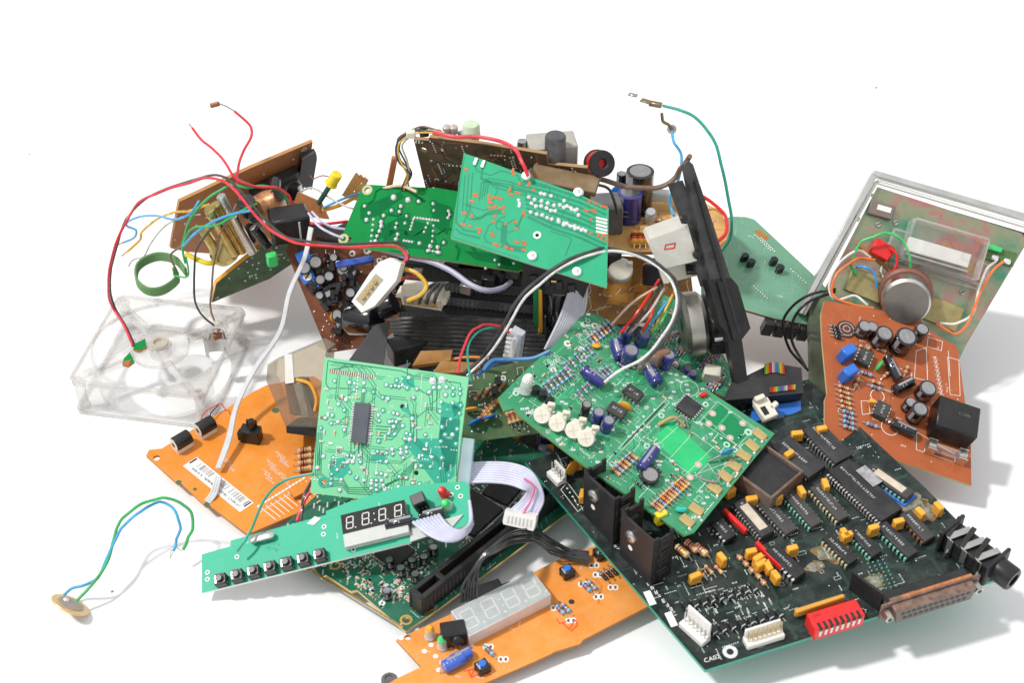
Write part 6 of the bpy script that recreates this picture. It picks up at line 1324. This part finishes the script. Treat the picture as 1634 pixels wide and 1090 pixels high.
lw([(762, 598, 72), (790, 580, 74), (812, 574, 74), (850, 572, 76), (878, 560, 80)], 1.6, mat('wire_deep_blue', (.04, .20, .45), .4), 'long blue wire passing under the white toothed plug'); lw([(770, 592, 74), (785, 576, 76), (805, 574, 76)], 1.6, mat('wire_deep_blue', (.04, .2, .45), .4), 'short blue wire end left of the white toothed plug'); lw([(715, 575, 60), (745, 570, 62), (780, 572, 62)], 1.1, mat('wire_orange', (.75, .25, .03), .4), 'orange wire lying behind the top of the mint board')
b = MB(); b.extr([(0, 0), (20, 4), (21, 13), (4, 12)], 0, 2, ML2, EO); top(emit(('board_scrap', b, []), T3(P(658, 588, 62)), None), 'orange brown scrap of board behind the mint board', 'board scrap')
for m_, a, c, nm in ((RED, (1052, 446, 100), (990, 532, 84), 'red'), (mat('wire_peach', (.7, .5, .35), .4), (1048, 458, 100), (976, 518, 84), 'peach'), (WB, (1055, 455, 98), (1000, 530, 84), 'black'), (RED, (1048, 475, 96), (1026, 528, 84), 'second red'), (WY, (1076, 465, 96), (1040, 530, 80), 'yellow'), (WC, (1070, 475, 94), (1030, 530, 82), 'blue'), (WGY, (1060, 460, 98), (1008, 528, 84), 'grey'), (WG, (1072, 480, 92), (1038, 536, 80), 'green')):
    mx_ = ((a[0] + c[0]) / 2 + rnd.uniform(-5, 5), (a[1] + c[1]) / 2 + rnd.uniform(-5, 5), (a[2] + c[2]) / 2 + 5)
    lw([a, mx_, c], 1.0, m_, nm + ' wire of the bundle dropping onto the bright green board', group='wires inside the white cable loop')
GR = mat('ribbon_grey', (.55, .56, .64), .35, coat=.2); GR2 = mat('ribbon_shadow_line', (.35, .36, .46), .4)
flatcable('ribbon_cable', [(908, 468, 92), (893, 510, 82), (870, 558, 70)], [(936, 456, 92), (930, 500, 82), (897, 542, 72)], 9, .95, GR, label='grey ribbon cable diving from the teal board behind the bright green board', cat='ribbon cable')
LV = mat('ribbon_lavender', (.58, .59, .74), .38); PK = mat('ribbon_pink_line', (.75, .12, .30), .45)
RIB = flatcable('ribbon_cable', [(744, 741, 44), (780, 739, 46), (815, 741, 47), (845, 752, 47), (862, 778, 43), (866, 800, 38), (856, 822, 34)], [(744, 770, 42), (780, 769, 44), (812, 772, 45), (835, 780, 45), (842, 784, 43), (832, 800, 38), (812, 818, 34)], 9, .85, LV, label='lavender ribbon cable bending from the mint board to a white plug', cat='ribbon cable')
wire('printed_line', [(836, 764, 48), (852, 776, 46), (848, 796, 41), (834, 822, 37)], .7, PK, None, None, None, RIB)
flatcable('ribbon_cable', [(700, 822, 46), (712, 838, 50), (730, 848, 50), (745, 842, 48), (752, 828, 46), (749, 800, 46)], [(660, 834, 44), (680, 850, 50), (705, 862, 52), (728, 862, 50), (746, 850, 46), (754, 836, 42)], 8, .9, LV, label='short pale ribbon cable curling on the right end of the button strip', cat='ribbon cable')
X5 = Board('header_plug', 'white plug with dark slots at the end of the lavender ribbon', 'connector', [(803, 836, 32), (850, 846, 32), (810, 816, 38)])
b = MB(); b.extr([X5.uv(*q) for q in ((802, 832), (806, 814), (816, 818), (856, 824), (854, 838), (851, 848), (803, 837))], -5, 0, WHT); part(X5, 'shell', b); b = MB()
for k in range(7): b.box(X5.uv(811 + k * 6, 829 + k * 1.1) + (.1,), (.8, 4, .4), LGR, 0, .05); b.box(X5.uv(808 + k * 6.3, 838 + k * 1.2) + (-1.5,), (.9, 2.4, 2), BLK, 0, .05)
part(X5, 'slots', b)
for k in range(6):
    lw([(735 + k * 5, 962 - k, 18), (741 + k * 4, 930 - k * 2, 30), (760 + k * 2, 900 - k, 40), (785 + k, 872 + k * 2, 44), (815, 850 + k * 4, 40), (850, 846 + k * 4, 28), (880, 862 + k * 4, 22), (905, 876 + k * 3, 17), (940, 882 + k * 3, 16)], 1.0, KW, 'thin black wire of the bundle crossing the long black slot', group='black wire bundle over the slot')
b = MB(); b.box((0, 0, 2), (18, 9, 4), BLK, 25, .5)
for k in range(3): b.box((9, -3 + k * 3.5, 2), (7, 1.6, 3), BLK, 25, .3)
top(emit(('header_plug', b, []), T3(P(775, 950, 12)), None), 'small black forked plug lying just behind the grey digit display', 'connector')
lw([(378, 880, 24), (390, 862, 28), (402, 840, 30), (420, 800, 32), (450, 768, 34), (500, 756, 38)], 1.0, WT, 'teal wire bending from the button strip over the left orange board')
lw([(500, 780, 30), (488, 795, 28), (480, 815, 24), (474, 832, 22)], 1.3, WR, 'red wire between the mint board and the button strip'); lw([(498, 768, 30), (486, 790, 29), (482, 815, 24), (480, 835, 22)], 1.3, WB, 'black wire between the mint board and the button strip')
# piezo disc with two wires
pz = empty('piezo_disc', T3(P(112, 968, 4)), 'brass piezo disc on edge with green and blue wires, alone at the lower left', 'piezo disc')
BRS = mat('brass', (.74, .52, .26), .4, .35); o = P(112, 968, 6)
n_ = (UP * math.cos(R(7)) - FW * math.sin(R(7))); n_ = (n_ * math.cos(R(27)) + Vector((1, 0, 0)) * math.sin(R(27))).normalized(); Tp = n_.to_track_quat('Z', 'Y').to_matrix().to_4x4()
def dn(name, mb, par=pz): return emit((name, mb, []), T3(P(112, 966, 6)), par)
b = MB(); b.lathe([(9.8, -.5), (10, 0), (9.8, .5), (.05, .5)], BRS, 36, Tp); b.lathe([(.05, -.5), (9.8, -.5)], BRS, 36, Tp); dn('brass_plate', b)
b = MB(); b.lathe([(6.6, .5), (6.6, .9), (6, 1), (.05, 1)], mat('ceramic_grey', (.36, .30, .25), .5), 30, Tp); dn('ceramic_disc', b)
b = MB(); b.dome((0, 0), 1.6, SLD, 1.4); b.v = [tuple(Tp @ Vector((x + 3, y + 1, z + 1))) for x, y, z in b.v]; dn('solder_spot', b)
gp = [(122, 960, 8), (140, 940, 12), (160, 918, 15), (174, 895, 17), (181, 868, 19), (186, 842, 22), (196, 828, 25), (218, 810, 30), (245, 799, 34), (268, 797, 36), (295, 806, 33), (306, 825, 28), (306, 845, 22), (298, 865, 17), (292, 878, 14)]
wire('wire', gp, 1.15, WG, parent=pz)
wire('wire', [(102, 950, 7), (118, 938, 10), (145, 930, 13), (160, 916, 15), (172, 890, 18), (182, 866, 20), (195, 845, 23), (215, 822, 27), (240, 806, 30), (262, 803, 32), (280, 815, 30), (287, 838, 24), (283, 862, 17), (277, 880, 13)], 1.1, WC, parent=pz)
wire('lead', [(277, 880, 13), (271, 892, 9), (274, 878, 14), (280, 874, 14), (290, 880, 12)], .35, STL, parent=pz)

b = MB(); b.box((0, 0, 0), (20, 12, 12), BLK2, 25, .8); top(emit(('plastic_block', b, []), T3(P(650, 556, 56)), None), 'dark plastic lump between the folded strap and the black ribbon', 'plastic block')
b = MB(); b.extr([(0, 0), (26, 2), (24, 9), (4, 10)], 0, 1.6, ML2, EO); top(emit(('board_scrap', b, []), T3(P(690, 600, 66)), None), 'brown scrap of board just behind the top edge of the mint board', 'board scrap')
lw([(642, 428, 106), (665, 436, 106), (680, 455, 102), (672, 470, 98), (650, 480, 94)], 1.6, WY, 'yellow ochre wire hooping from the white plug into the cream plug')
lw([(632, 450, 100), (650, 442, 100), (668, 440, 98)], 1.1, WR, 'short red wire between the white plug and the cream plug')
for k in range(3): lw([(668 + k * 12, 484, 92), (675 + k * 11, 468, 98), (690 + k * 8, 455, 98), (706 + k * 4, 452, 92)], 1.5, WB, 'black wire looping out of the cream plug', group='black wires of the cream plug')
for k in range(9):
    x, y = rnd.uniform(640, 830), rnd.uniform(436, 470)
    b = MB(); b.box((0, 0, 0), (rnd.uniform(2, 5), rnd.uniform(4, 9), 6), (BLK, STD, BLK2)[k % 3], rnd.uniform(0, 90), .4); emit(('contact_block', b, []), T3(P(x, y, 84)), T_.root)

b = MB(); b.lathe([(3.6, 0), (4, .6), (4, 4.6), (3.4, 5.4), (2.2, 5.4), (1.8, 4.6), (.05, 4.6)], mat('grey_cap', (.10, .10, .11), .4, dust=.4), 20); top(emit(('rubber_cap', b, []), T3(P(622, 1094, 0)), None), 'small dark grey round cap on the sheet, left of the display board corner', 'cap')
